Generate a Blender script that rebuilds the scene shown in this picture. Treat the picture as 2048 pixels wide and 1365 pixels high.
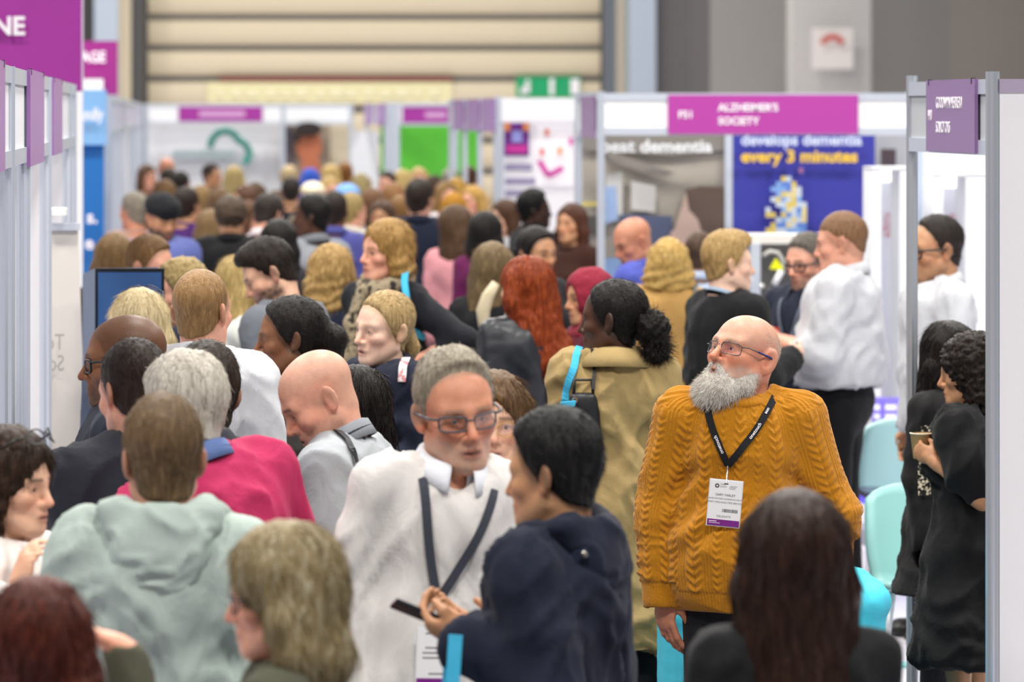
import bpy, bmesh, math, random
import numpy as np
from mathutils import Vector, Matrix
from mathutils.bvhtree import BVHTree
SC = bpy.context.scene
COL = SC.collection
for o in list(bpy.data.objects): bpy.data.objects.remove(o)
def lin(h):
    h = h.lstrip('#'); c = [int(h[i:i+2], 16)/255 for i in (0, 2, 4)]
    return tuple((v/12.92 if v <= .04045 else ((v+.055)/1.055)**2.4) for v in c)
# ---------------------------------------------------------------- camera, world, lights, exposure
# a level camera that looks along the aisle (+Y); a photo pixel (x, y) seen at s pixels per metre
# stands at X = (x-VX)/s, Y = FPX/s, Z = HC-(y-HY)/s
FPX, VX, HY, HC = 7500.0, 350.0, 227.0, 2.36
def PX(x, y, s): return Vector(((x-VX)/s, FPX/s, HC-(y-HY)/s))
cam = bpy.data.cameras.new('camera'); camo = bpy.data.objects.new('camera', cam); COL.objects.link(camo)
camo.location = (0, 0, HC); camo.rotation_euler = (math.pi/2, 0, 0)
cam.sensor_width = 36; cam.sensor_fit = 'HORIZONTAL'; cam.lens = FPX/2048*36
cam.shift_x = (1024-VX)/2048; cam.shift_y = (HY-682.5)/2048
cam.clip_start = .5; cam.clip_end = 300
cam.dof.use_dof = True; cam.dof.focus_distance = 11.45; cam.dof.aperture_fstop = 3.9; cam.dof.aperture_blades = 0
SC.camera = camo
W = bpy.data.worlds.new('hall_air'); SC.world = W; W.use_nodes = True
W.node_tree.nodes['Background'].inputs[0].default_value = (.92, .95, 1, 1)
W.node_tree.nodes['Background'].inputs[1].default_value = .25
def area(name, loc, size, power, col=(1, .96, .90), rot=(0, 0, 0)):
    l = bpy.data.lights.new(name, 'AREA'); l.shape = 'RECTANGLE'; l.size, l.size_y = size; l.energy = power; l.color = col
    o = bpy.data.objects.new(name, l); COL.objects.link(o); o.location = loc; o.rotation_euler = rot; return o
# rows of hall lamps under the (unseen) roof, 9 m up
for yy in (4.5, 12.5, 20.5, 30, 42, 50, 56):
    for xx in (-4, 1.2, 6.5):
        area('hall_lamp', (xx, yy, 8.6), (1.3, 1.3), 490 if yy < 45 else 350)
SC.view_settings.view_transform = 'Standard'; SC.view_settings.look = 'None'
SC.view_settings.gamma = 1; SC.view_settings.use_curve_mapping = False
SC.view_settings.exposure = 0.0
# ---------------------------------------------------------------- materials
MATS = {}
def newmat(key):
    m = bpy.data.materials.new(key); m.use_nodes = True; nt = m.node_tree
    return m, nt, nt.nodes['Principled BSDF']
def N(nt, t, **kw):
    n = nt.nodes.new(t)
    for k, v in kw.items():
        if isinstance(k, str) and k.startswith('i_'): n.inputs[k[2:]].default_value = v
        else: setattr(n, k, v)
    return n
def plain(hexc, rough=.6, metal=0, spec=.4, emit=0, alpha=1, trans=0, var=0.0, vscale=6):
    key = 'plain', hexc, rough, metal, emit, trans, var, vscale
    if key in MATS: return MATS[key]
    m, nt, b = newmat('surface_'+hexc.strip('#')); c = (*lin(hexc), 1)
    b.inputs['Base Color'].default_value = c; b.inputs['Roughness'].default_value = rough; b.inputs['Metallic'].default_value = metal
    b.inputs['Specular IOR Level'].default_value = spec
    if trans: b.inputs['Transmission Weight'].default_value = trans; b.inputs['IOR'].default_value = 1.1
    if emit: b.inputs['Emission Color'].default_value = c; b.inputs['Emission Strength'].default_value = emit
    if var:
        tc = N(nt, 'ShaderNodeTexCoord'); no = N(nt, 'ShaderNodeTexNoise'); no.inputs['Scale'].default_value = vscale; no.inputs['Detail'].default_value = 4
        mx = N(nt, 'ShaderNodeMix', data_type='RGBA', blend_type='MULTIPLY'); mx.inputs[0].default_value = 1
        mr = N(nt, 'ShaderNodeMapRange'); mr.inputs[3].default_value = 1-var; mr.inputs[4].default_value = 1+var
        nt.links.new(tc.outputs['Object'], no.inputs['Vector']); nt.links.new(no.outputs['Fac'], mr.inputs[0])
        mx.inputs[6].default_value = c; nt.links.new(mr.outputs[0], mx.inputs[7]); nt.links.new(mx.outputs[2], b.inputs['Base Color'])
    MATS[key] = m; return m
def skinmat():
    if 'skin' in MATS: return MATS['skin']
    m, nt, b = newmat('skin'); a = N(nt, 'ShaderNodeAttribute', attribute_name='col')
    tc = N(nt, 'ShaderNodeTexCoord'); no = N(nt, 'ShaderNodeTexNoise'); no.inputs['Scale'].default_value = 55; no.inputs['Detail'].default_value = 5
    mr = N(nt, 'ShaderNodeMapRange'); mr.inputs[3].default_value = .82; mr.inputs[4].default_value = 1.16
    mx = N(nt, 'ShaderNodeMix', data_type='RGBA', blend_type='MULTIPLY'); mx.inputs[0].default_value = 1
    bp = N(nt, 'ShaderNodeBump'); bp.inputs['Strength'].default_value = .18; bp.inputs['Distance'].default_value = .004
    n2 = N(nt, 'ShaderNodeTexNoise'); n2.inputs['Scale'].default_value = 260
    L = nt.links.new
    L(tc.outputs['Object'], no.inputs['Vector']); L(tc.outputs['Object'], n2.inputs['Vector']); L(no.outputs['Fac'], mr.inputs[0])
    L(a.outputs['Color'], mx.inputs[6]); L(mr.outputs[0], mx.inputs[7]); L(mx.outputs[2], b.inputs['Base Color'])
    L(n2.outputs['Fac'], bp.inputs['Height']); L(bp.outputs[0], b.inputs['Normal'])
    b.inputs['Roughness'].default_value = .46; b.inputs['Specular IOR Level'].default_value = .38
    MATS['skin'] = m; return m
def hairmat(hexc, hex2=None, rough=.42, sc=1.0):
    key = 'hair', hexc, hex2, rough, sc
    if key in MATS: return MATS[key]
    m, nt, b = newmat('hair_'+hexc.strip('#')); L = nt.links.new
    tc = N(nt, 'ShaderNodeTexCoord'); mp = N(nt, 'ShaderNodeMapping'); mp.inputs['Scale'].default_value = (70*sc, 70*sc, 9*sc)
    no = N(nt, 'ShaderNodeTexNoise'); no.inputs['Scale'].default_value = 1.6; no.inputs['Detail'].default_value = 5; no.inputs['Roughness'].default_value = .65
    no.inputs['Distortion'].default_value = .6
    cr = N(nt, 'ShaderNodeValToRGB'); c = lin(hexc); d = lin(hex2) if hex2 else tuple(min(1, v*1.55+.003) for v in c)
    cr.color_ramp.elements[0].position = .28; cr.color_ramp.elements[0].color = (*(v*.58 for v in c), 1)
    cr.color_ramp.elements[1].position = .80; cr.color_ramp.elements[1].color = (*d, 1)
    e = cr.color_ramp.elements.new(.5); e.color = (*c, 1)
    bp = N(nt, 'ShaderNodeBump'); bp.inputs['Strength'].default_value = .55; bp.inputs['Distance'].default_value = .012
    L(tc.outputs['Object'], mp.inputs[0]); L(mp.outputs[0], no.inputs['Vector']); L(no.outputs['Fac'], cr.inputs[0]); L(cr.outputs[0], b.inputs['Base Color'])
    L(no.outputs['Fac'], bp.inputs['Height']); L(bp.outputs[0], b.inputs['Normal'])
    b.inputs['Roughness'].default_value = rough; b.inputs['Specular IOR Level'].default_value = .20
    MATS[key] = m; return m
def cloth(hexc, rough=.85, weave=420, bump=.25, wr=.22, sheen=.04, var=.10, pat=None):
    """woven or knitted cloth: grain bump, soft wrinkles, slight colour unevenness"""
    key = 'cloth', hexc, rough, weave, bump, wr, pat
    if key in MATS: return MATS[key]
    m, nt, b = newmat('cloth_'+hexc.strip('#')); L = nt.links.new; c = (*lin(hexc), 1)
    tc = N(nt, 'ShaderNodeTexCoord')
    n1 = N(nt, 'ShaderNodeTexNoise'); n1.inputs['Scale'].default_value = weave
    n2 = N(nt, 'ShaderNodeTexNoise'); n2.inputs['Scale'].default_value = 9; n2.inputs['Detail'].default_value = 5; n2.inputs['Distortion'].default_value = .9
    mp = N(nt, 'ShaderNodeMapping'); mp.inputs['Scale'].default_value = (1.5, 1.5, .8); mp.inputs['Rotation'].default_value = (.3, .5, 0)
    L(tc.outputs['Object'], n1.inputs['Vector']); L(tc.outputs['Object'], mp.inputs[0]); L(mp.outputs[0], n2.inputs['Vector'])
    b1 = N(nt, 'ShaderNodeBump'); b1.inputs['Strength'].default_value = bump; b1.inputs['Distance'].default_value = .003
    b2 = N(nt, 'ShaderNodeBump'); b2.inputs['Strength'].default_value = wr; b2.inputs['Distance'].default_value = .04
    L(n2.outputs['Fac'], b2.inputs['Height']); L(n1.outputs['Fac'], b1.inputs['Height']); L(b2.outputs[0], b1.inputs['Normal']); L(b1.outputs[0], b.inputs['Normal'])
    mr = N(nt, 'ShaderNodeMapRange'); mr.inputs[3].default_value = 1-var; mr.inputs[4].default_value = 1+var
    mx = N(nt, 'ShaderNodeMix', data_type='RGBA', blend_type='MULTIPLY'); mx.inputs[0].default_value = 1
    L(n1.outputs['Fac'], mr.inputs[0]); L(mr.outputs[0], mx.inputs[7]); mx.inputs[6].default_value = c
    if pat:                                        # (kind, second colour, scale)
        kind, h2, sc = pat; c2 = (*lin(h2), 1)
        if kind == 'stripe':
            t = N(nt, 'ShaderNodeTexWave', bands_direction='DIAGONAL'); t.inputs['Scale'].default_value = sc; t.inputs['Distortion'].default_value = 2.5
        elif kind == 'dots':
            t = N(nt, 'ShaderNodeTexVoronoi'); t.inputs['Scale'].default_value = sc
        else:
            t = N(nt, 'ShaderNodeTexNoise'); t.inputs['Scale'].default_value = sc; t.inputs['Detail'].default_value = 6
        cr = N(nt, 'ShaderNodeValToRGB'); cr.color_ramp.elements[0].position = .42; cr.color_ramp.elements[1].position = .5
        cr.color_ramp.elements[0].color = c2; cr.color_ramp.elements[1].color = c
        L(tc.outputs['Object'], t.inputs['Vector']); L(t.outputs[0], cr.inputs[0]); L(cr.outputs[0], mx.inputs[6])
    L(mx.outputs[2], b.inputs['Base Color'])
    b.inputs['Roughness'].default_value = rough; b.inputs['Specular IOR Level'].default_value = .25
    b.inputs['Sheen Weight'].default_value = sheen; b.inputs['Sheen Roughness'].default_value = .5
    MATS[key] = m; return m
# ---------------------------------------------------------------- mesh helpers
def quadmesh(name, V, Q, smooth=True):
    V = np.ascontiguousarray(V, np.float32); Q = np.ascontiguousarray(Q, np.int32)
    me = bpy.data.meshes.new(name); me.vertices.add(len(V)); me.vertices.foreach_set('co', V.ravel())
    n = Q.shape[1]; me.loops.add(Q.size); me.loops.foreach_set('vertex_index', Q.ravel())
    me.polygons.add(len(Q)); me.polygons.foreach_set('loop_start', np.arange(0, Q.size, n, dtype=np.int32))
    me.polygons.foreach_set('use_smooth', np.full(len(Q), smooth)); me.update(calc_edges=True)
    return me
def obj(name, me, mat=None, parent=None):
    o = bpy.data.objects.new(name, me); COL.objects.link(o)
    if mat is not None and me is not None and not me.materials: me.materials.append(mat)
    if parent is not None: o.parent = parent
    return o
def tag(o, label=None, cat=None, group=None, kind=None):
    for k, v in (('label', label), ('category', cat), ('group', group), ('kind', kind)):
        if v: o[k] = v
    return o
def empty(name, loc=(0, 0, 0), rz=0):
    o = bpy.data.objects.new(name, None); COL.objects.link(o); o.location = loc; o.rotation_euler = (0, 0, rz); o.empty_display_size = .1; return o
class MB:
    """collects boxes, prisms and tubes; build() links them as one mesh object"""
    def __init__(s): s.v, s.f, s.n = [], [], 0
    def add(s, v, f): s.v += [tuple(p) for p in v]; s.f += [tuple(i+s.n for i in q) for q in f]; s.n = len(s.v); return s
    def box(s, lo, hi, M=None):
        x0, y0, z0 = lo; x1, y1, z1 = hi
        v = [Vector(p) for p in ((x0, y0, z0), (x1, y0, z0), (x1, y1, z0), (x0, y1, z0), (x0, y0, z1), (x1, y0, z1), (x1, y1, z1), (x0, y1, z1))]
        if M is not None: v = [M @ p for p in v]
        return s.add(v, [(0, 3, 2, 1), (4, 5, 6, 7), (0, 1, 5, 4), (1, 2, 6, 5), (2, 3, 7, 6), (3, 0, 4, 7)])
    def tube(s, pts, r, n=8, closed=False, cap=True):
        pts = [Vector(p) for p in pts]; m = len(pts); rr = r if hasattr(r, '__len__') else [r]*m
        v, f = [], []; up = None
        for i, p in enumerate(pts):
            a = pts[(i-1) % m] if (closed or i > 0) else p; b = pts[(i+1) % m] if (closed or i < m-1) else p
            t = (b-a).normalized()
            if up is None: up = Vector((0, 0, 1)) if abs(t.z) < .9 else Vector((1, 0, 0))
            x = t.cross(up).normalized(); y = x.cross(t).normalized(); up = y
            for k in range(n):
                q = 2*math.pi*k/n; v.append(p+(x*math.cos(q)+y*math.sin(q))*rr[i])
        for i in range(m if closed else m-1):
            j = (i+1) % m
            for k in range(n): f.append((i*n+k, j*n+k, j*n+(k+1) % n, i*n+(k+1) % n))
        if cap and not closed: f.append(tuple(range(n-1, -1, -1))[::-1]); f.append(tuple((m-1)*n+k for k in range(n))[::-1])
        return s.add(v, f)
    def ribbon(s, pts, nrm, w, th=.0012):
        pts = [Vector(p) for p in pts]; nrm = [Vector(p).normalized() for p in nrm]; v, f = [], []; m = len(pts)
        ww = w if hasattr(w, '__len__') else [w]*m
        for i, p in enumerate(pts):
            t = (pts[min(i+1, m-1)]-pts[max(i-1, 0)]).normalized(); x = t.cross(nrm[i]).normalized()*ww[i]/2; y = nrm[i]*th
            v += [p-x, p+x, p+x+y, p-x+y]
        for i in range(m-1):
            for k in range(4): f.append((i*4+k, i*4+(k+1) % 4, i*4+4+(k+1) % 4, i*4+4+k))
        f += [(3, 2, 1, 0), tuple(4*m-4+k for k in range(4))]
        return s.add(v, f)
    def lathe(s, prof, n=24, M=None):
        v, f = [], []; m = len(prof)
        for r, z in prof:
            for k in range(n):
                q = 2*math.pi*k/n; p = Vector((r*math.cos(q), r*math.sin(q), z)); v.append(M @ p if M is not None else p)
        for i in range(m-1):
            for k in range(n): f.append((i*n+k, i*n+(k+1) % n, i*n+n+(k+1) % n, i*n+n+k))
        return s.add(v, f)
    def build(s, name, mat=None, parent=None, smooth=False, bevel=0):
        me = bpy.data.meshes.new(name); me.from_pydata(s.v, [], s.f); me.update()
        if smooth: me.polygons.foreach_set('use_smooth', [True]*len(me.polygons))
        o = obj(name, me, mat, parent)
        if bevel:
            b = o.modifiers.new('bevel', 'BEVEL'); b.width = bevel; b.segments = 2; b.limit_method = 'ANGLE'
        return o
def box(name, lo, hi, mat, parent=None, bevel=0): return MB().box(lo, hi).build(name, mat, parent, bevel=bevel)
def text(name, body, size, mat, M, parent=None, align='LEFT', bold=0.0, xs=1.0, ext=.0008):
    cu = bpy.data.curves.new('text', 'FONT'); cu.body = body; cu.size = size; cu.align_x = align; cu.offset = bold*size; cu.extrude = ext; cu.resolution_u = 3
    to = bpy.data.objects.new('text', cu); me = bpy.data.meshes.new_from_object(to); bpy.data.objects.remove(to); bpy.data.curves.remove(cu)
    me.transform(Matrix.Diagonal((xs, 1, 1, 1))); me.transform(M); me.name = name; me.materials.clear()
    return obj(name, me, mat, parent)
FRONT = Matrix(((1, 0, 0, 0), (0, 0, -1, 0), (0, 1, 0, 0), (0, 0, 0, 1)))   # text that faces -Y
def TM(x, y, z): return Matrix.Translation((x, y, z)) @ FRONT
# ---------------------------------------------------------------- noise and implicit surfaces
RNG = np.random.default_rng(7); TAB = RNG.random((32, 32, 32)).astype(np.float32)
def vnoise(P):
    i = np.floor(P).astype(np.int32); f = P-i; f = f*f*(3-2*f); r = 0
    for dx in (0, 1):
        for dy in (0, 1):
            for dz in (0, 1):
                w = (f[:, 0] if dx else 1-f[:, 0])*(f[:, 1] if dy else 1-f[:, 1])*(f[:, 2] if dz else 1-f[:, 2])
                r = r+w*TAB[(i[:, 0]+dx) & 31, (i[:, 1]+dy) & 31, (i[:, 2]+dz) & 31]
    return r*2-1
def A(*p): return np.array(p, np.float64)
def rx(a): c, s = math.cos(math.radians(a)), math.sin(math.radians(a)); return np.array(((1, 0, 0), (0, c, -s), (0, s, c)))
def ry(a): c, s = math.cos(math.radians(a)), math.sin(math.radians(a)); return np.array(((c, 0, s), (0, 1, 0), (-s, 0, c)))
def rz(a): c, s = math.cos(math.radians(a)), math.sin(math.radians(a)); return np.array(((c, -s, 0), (s, c, 0), (0, 0, 1)))
def unit(v): v = np.asarray(v, float); return v/np.linalg.norm(v)
I3 = np.eye(3)
class Field:
    """signed distance on a tensor grid; primitives touch only their own box"""
    def __init__(s, gx, gy, gz):
        s.g = [np.asarray(a, np.float32) for a in (gx, gy, gz)]; s.F = np.full([len(a) for a in s.g], .6, np.float32)
        s.mg = max(.045, 2.2*max(float(np.max(np.diff(a))) for a in s.g))
        s.f = lambda p: np.asarray(p, float); s.R = I3; s.k = 1.0
    @classmethod
    def uni(c, lo, hi, st): return c(*[np.arange(l-2*st, h+2.01*st, st) for l, h in zip(lo, hi)])
    def frame(s, o, R, k): s.f = lambda p: o+R @ (np.asarray(p, float)*k); s.R = R; s.k = k; return s
    def box(s, lo, hi, m):
        sl = []
        for a, l, h in zip(s.g, lo, hi):
            i = max(int(np.searchsorted(a, l-m))-1, 0); j = min(int(np.searchsorted(a, h+m))+1, len(a))
            if j-i < 1: return None
            sl.append(slice(i, j))
        return tuple(sl)
    def pts(s, sl):
        return s.g[0][sl[0]][:, None, None], s.g[1][sl[1]][None, :, None], s.g[2][sl[2]][None, None, :]
    def mix(s, sl, d, k, sub):
        a = s.F[sl]
        if sub: d = -d; h = np.maximum(k-np.abs(a-d), 0)/k; s.F[sl] = np.maximum(a, d)+h*h*k*.25
        else: h = np.maximum(k-np.abs(a-d), 0)/k; s.F[sl] = np.minimum(a, d)-h*h*k*.25
    def cone(s, a, b, r1, r2=None, k=.02, sub=False, sq=None):
        r2 = r1 if r2 is None else r2; a, b = s.f(a), s.f(b); r1, r2, k = r1*s.k, r2*s.k, k*s.k; R = max(r1, r2)
        sl = s.box(np.minimum(a, b)-R, np.maximum(a, b)+R, s.mg)
        if sl is None: return s
        X, Y, Z = s.pts(sl); d = b-a; L = max(float(d @ d), 1e-9)
        px, py, pz = X-a[0], Y-a[1], Z-a[2]
        t = np.clip((px*d[0]+py*d[1]+pz*d[2])/L, 0, 1)
        q = np.sqrt((px-t*d[0])**2+(py-t*d[1])**2+(pz-t*d[2])**2)-(r1+(r2-r1)*t)
        s.mix(sl, q.astype(np.float32), k, sub); return s
    def ell(s, c, r, k=.02, sub=False, R=None):
        c = s.f(c); r = np.asarray(r, float)*s.k; k = k*s.k; M = s.R if R is None else s.R @ R
        e = np.sqrt(((M*r)**2).sum(1)); sl = s.box(c-e, c+e, s.mg)
        if sl is None: return s
        X, Y, Z = s.pts(sl); px, py, pz = X-c[0], Y-c[1], Z-c[2]; q = []
        for i in range(3): q.append(px*M[0, i]+py*M[1, i]+pz*M[2, i])
        k0 = np.sqrt(sum((q[i]/r[i])**2 for i in range(3)))+1e-6; k1 = np.sqrt(sum((q[i]/r[i]**2)**2 for i in range(3)))+1e-6
        s.mix(sl, (k0*(k0-1)/k1).astype(np.float32), k, sub); return s
    def chain(s, pts, rs, k=.02, sub=False):
        for i in range(len(pts)-1): s.cone(pts[i], pts[i+1], rs[i], rs[i+1], k, sub)
        return s
    def cut(s, n, p, k=.004):
        """removes the half-space on the side of n beyond p"""
        n = s.R @ unit(n); p = s.f(p); X, Y, Z = s.pts((slice(None),)*3)
        d = ((X-p[0])*n[0]+(Y-p[1])*n[1]+(Z-p[2])*n[2]).astype(np.float32)
        a = s.F; k = k*s.k; h = np.maximum(k-np.abs(a-d), 0)/k; s.F = np.maximum(a, d)+h*h*k*.25; return s
    def local(s, o, R, k):
        """grid points in a local frame"""
        X, Y, Z = np.meshgrid(*s.g, indexing='ij', sparse=False); P = np.stack([X-o[0], Y-o[1], Z-o[2]], -1) @ R/k
        return P[..., 0], P[..., 1], P[..., 2]
    def mesh(s):
        F = s.F; F[0] = F[-1] = .5; F[:, 0] = F[:, -1] = .5; F[:, :, 0] = F[:, :, -1] = .5
        S = F < 0; c = np.zeros([n-1 for n in S.shape], np.int8)
        off = [(a, b, d) for a in (0, 1) for b in (0, 1) for d in (0, 1)]
        n0, n1, n2 = S.shape
        for a, b, d in off: c += S[a:n0-1+a, b:n1-1+b, d:n2-1+d]
        act = (c > 0) & (c < 8); ijk = np.argwhere(act); n = len(ijk); idx = np.full(act.shape, -1, np.int32); idx[act] = np.arange(n)
        acc = np.zeros((n, 3)); cnt = np.zeros(n)
        for o1 in off:
            for ax in range(3):
                if o1[ax]: continue
                o2 = list(o1); o2[ax] = 1
                i1 = ijk+np.array(o1); i2 = ijk+np.array(o2)
                f1 = F[i1[:, 0], i1[:, 1], i1[:, 2]]; f2 = F[i2[:, 0], i2[:, 1], i2[:, 2]]
                m = (f1 < 0) != (f2 < 0); t = (f1[m]/(f1[m]-f2[m]))[:, None]
                p1 = np.stack([s.g[q][i1[m, q]] for q in range(3)], 1); p2 = np.stack([s.g[q][i2[m, q]] for q in range(3)], 1)
                acc[m] += p1+(p2-p1)*t; cnt[m] += 1
        V = acc/np.maximum(cnt, 1)[:, None]; Q = []
        for ax in range(3):
            u, v = (ax+1) % 3, (ax+2) % 3
            a = [slice(None)]*3; b = [slice(None)]*3; a[ax] = slice(0, -1); b[ax] = slice(1, None)
            for w in (u, v): a[w] = b[w] = slice(1, -1)
            s1, s2 = S[tuple(a)], S[tuple(b)]; e = np.argwhere(s1 != s2); ins = s1[s1 != s2]
            e[:, u] += 1; e[:, v] += 1; q = []
            for du, dv in ((-1, -1), (0, -1), (0, 0), (-1, 0)):
                w = e.copy(); w[:, u] += du; w[:, v] += dv; q.append(idx[w[:, 0], w[:, 1], w[:, 2]])
            q = np.stack(q, 1); q[~ins] = q[~ins][:, ::-1]; Q.append(q)
        return V, np.concatenate(Q)
def vnorm(V, Q):
    a = V[Q[:, 2]]-V[Q[:, 0]]; b = V[Q[:, 3]]-V[Q[:, 1]]; fn = np.cross(a, b); n = np.zeros_like(V)
    for i in range(4): np.add.at(n, Q[:, i], fn)
    return n/np.maximum(np.linalg.norm(n, axis=1), 1e-12)[:, None]
def tensor(lo, hi, flo, fhi, cs, fs):
    a = list(np.arange(flo, fhi+fs*.5, fs)); l = []; x = flo; st = fs
    while x > lo-cs: st = min(cs, st*1.5); x -= st; l.append(x)
    r = []; x = a[-1]; st = fs
    while x < hi+cs: st = min(cs, st*1.5); x += st; r.append(x)
    return np.array(l[::-1]+a+r)
# ---------------------------------------------------------------- people
SKIN = dict(fair='#dcae93', pink='#dda38b', ruddy='#c98a6e', tan='#c2906c', olive='#b98a66', brown='#7d5338', dark='#4f3223', deep='#38231a', pale='#e6c0aa', old='#d8a58a')
HL = dict(m=((-.11, -.078, -.058, -.04, -.02, .015, .045, .11), (.082, .074, .058, .022, -.012, -.022, -.060, -.092)),
          rec=((-.11, -.078, -.05, -.03, -.015, .015, .045, .11), (.125, .118, .085, .03, -.008, -.022, -.060, -.090)),
          f=((-.11, -.078, -.055, -.035, -.015, .015, .045, .11), (.088, .08, .055, .0, -.03, -.05, -.080, -.105)),
          crown=((-.11, -.03, .02, .05, .08, .11), (.02, .02, .025, .0, -.05, -.066)))
def head_sdf(F, fem, op):
    j = .92 if fem else 1.0; jw = op.get('jaw', 1.0)*j
    F.ell((0, .014, .036), (.077, .098, .083), .03)
    F.ell((0, -.030, .022), (.066, .058, .072), .03)
    F.ell((0, -.040, -.045), (.056*jw, .048, .066), .03)
    for q in (-1, 1):
        F.cone((q*.054*jw, .002, -.058), (q*.020, -.072, -.099), .019, .018, .03)
        F.ell((q*.044, -.060, -.024), (.024, .024, .020), .025)
        F.cone((q*.046, -.072, .021), (0, -.086, .016), .011 if not fem else .009, None, .022)
    F.ell((0, -.078, -.101), (.023*jw, .020, .019), .025)
    for q in (-1, 1): F.ell((q*.032, -.104, .000), (.019, .019, .0125), .016, sub=True)
    for q in (-1, 1):
        F.ell((q*.032, -.0765, .000), (.0158, .0135, .0128), .006)
        F.ell((q*.032, -.094, -.001), (.0118, .010, .0030), .002, sub=True)
    nl = op.get('nose', 1.0)
    F.cone((0, -.088, .012), (0, -.090-.024*nl, -.034), .0075, .0115, .014)
    for q in (-1, 1): F.ell((q*.0125, -.096, -.038), (.0095, .012, .0085), .008)
    F.ell((0, -.086, -.064), (.026, .014, .020), .02)
    F.ell((0, -.0955, -.066), (.021, .0095, .0062), .008); F.ell((0, -.0945, -.0785), (.018, .0095, .0072), .008)
    F.ell((0, -.107, -.0722), (.023, .013, .0022+op.get('mouth', 0)), .003, sub=True)
    for q in (-1, 1):
        R = rz(q*-24) @ rx(-10)
        e = op.get('ear', 1.0); R = rz(q*-30) @ rx(-10)
        F.ell((q*(.079+.003*e), .018, -.006), (.0095*e, .020*e, .034*e), .006, R=R)
        F.ell((q*.078, .010, -.030), (.009*e, .011, .013*e), .006)
        F.ell((q*(.088+.005*e), .012, -.003), (.0075*e, .0110*e, .021*e), .005, sub=True, R=R)
def torso_sdf(F, fem, g, off, bust=True, sw=.175, hip=1.0):
    o = off
    if fem:
        F.ell((0, .006, .33), (.135*g+o, .100*g+o, .17+o), .05); F.ell((0, .004, .13), (.128*g+o, .095*g+o, .15), .06)
        F.ell((0, .012*hip, -.04), ((.168*g+o)*hip, (.122*g+o)*hip, .14*hip), .06); F.cone((-sw+.015, .012, .422), (sw-.015, .012, .422), .044+o, None, .05)
        if bust:
            for q in (-1, 1): F.ell((q*.068, -.082*g, .28), (.066*g+o*.6, .052*g+o*.6, .064*g+o*.6), .04)
    else:
        F.ell((0, .008, .33), (.155*g+o, .112*g+o, .18+o), .05); F.ell((0, -.006*g-.02*(g-1), .11), (.148*g+o, .112*g**1.6+o, .17), .06)
        F.ell((0, .006, -.05*hip), ((.168*g+o)*hip, (.124*g+o)*hip, .16*hip), .06); F.cone((-sw+.015, .012, .424), (sw-.015, .012, .424), .050+o, None, .05)
    F.ell((0, .048, .37), (.13*g+o, .062+o, .12), .05)
    for q in (-1, 1): F.cone((q*.034, .024, .487), (q*(sw-.02), .014, .434), .028+o*.7, .040+o, .04)
def hand_sdf(F, W, d, n, side, k, curl=.45, spread=.0, thumb=0.0):
    d = unit(d); n = np.asarray(n, float); n = unit(n-d*(n @ d)); t = np.cross(d, n)*(1 if side < 0 else -1)
    R = np.stack([t, -n, d], 1); F.frame(W, R, k)
    F.cone((0, 0, -.02), (.004, 0, .03), .025, .026, .02)
    F.ell((.0, 0, .058), (.041, .0165, .048), .012); F.ell((.024, -.008, .034), (.018, .016, .030), .012)
    for i, (x, ln) in enumerate(((.029, .092), (.0105, .102), (-.009, .096), (-.027, .076))):
        c1 = curl*(.9+.08*i); a = 0; p = A(x, .001, .088-.003*abs(i-1.2)); r = .0096-.0006*i
        for m, (fr, ex) in enumerate(((.45, c1), (.32, c1*1.05), (.23, c1*.7))):
            a += ex; q = p+A(spread*(1.5-i), -math.sin(a), math.cos(a))*ln*fr; F.cone(p, q, r-.0006*m, r-.0006*(m+1), .005); p = q
    b = A(.026, -.006, .020); c = A(.052, -.018-.012*thumb, .052); e = A(.058-.02*thumb, -.030-.022*thumb, .086)
    F.cone(b, c, .0145, .0112, .012); F.cone(c, e, .0108, .0085, .006)
ARM = dict(down=((.10, .06, -1), (.02, -.22, -1)), bent=((.12, .0, -1), (-.15, -1, .05)), fold=((.22, -.25, -1), (-1, -.55, .22)),
           hold=((.15, -.15, -1), (-.45, -1, .35)), up=((.2, -.5, -1), (-.3, -.75, .8)), back=((.15, .2, -1), (-.1, .1, -1)), clasp=((.2, -.05, -1), (-.75, -.9, -.1)))
EYES = {}
def eye_mesh(iris):
    if iris in EYES: return EYES[iris]
    bm = bmesh.new(); bmesh.ops.create_uvsphere(bm, u_segments=16, v_segments=14, radius=1); bmesh.ops.rotate(bm, matrix=Matrix.Rotation(math.pi/2, 3, 'X'), verts=bm.verts)
    me = bpy.data.meshes.new('eye'); bm.to_mesh(me); bm.free()
    me.materials.append(plain('#d9d4cf', .12)); me.materials.append(plain(iris, .1)); me.materials.append(plain('#060606', .08))
    for p in me.polygons:
        p.use_smooth = True; y = -p.center.y
        p.material_index = 2 if y > .95 else 1 if y > .80 else 0
    EYES[iris] = me; return me
SHOE = {}
def shoe_mesh(hexc):
    if 'v' not in SHOE:
        F = Field.uni((-.06, -.22, -.0), (.06, .12, .14), .012)
        F.cone((0, .05, .045), (0, -.12, .035), .042, .040, .02); F.ell((0, -.13, .03), (.046, .07, .032), .02); F.cone((0, .045, .05), (0, .05, .11), .044, .046, .03)
        F.cut((0, 0, -1), (0, 0, .001)); SHOE['v'] = F.mesh()
    if hexc not in SHOE:
        me = quadmesh('shoe', *SHOE['v']); me.materials.append(plain(hexc, .35)); SHOE[hexc] = me
    return SHOE[hexc]
def colattr(me, C):
    a = me.color_attributes.new('col', 'FLOAT_COLOR', 'POINT'); a.data.foreach_set('color', np.concatenate([C, np.ones((len(C), 1))], 1).astype(np.float32).ravel())
def sst(a, b, x): t = np.clip((x-a)/(b-a), 0, 1); return t*t*(3-2*t)
class Person: pass
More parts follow.
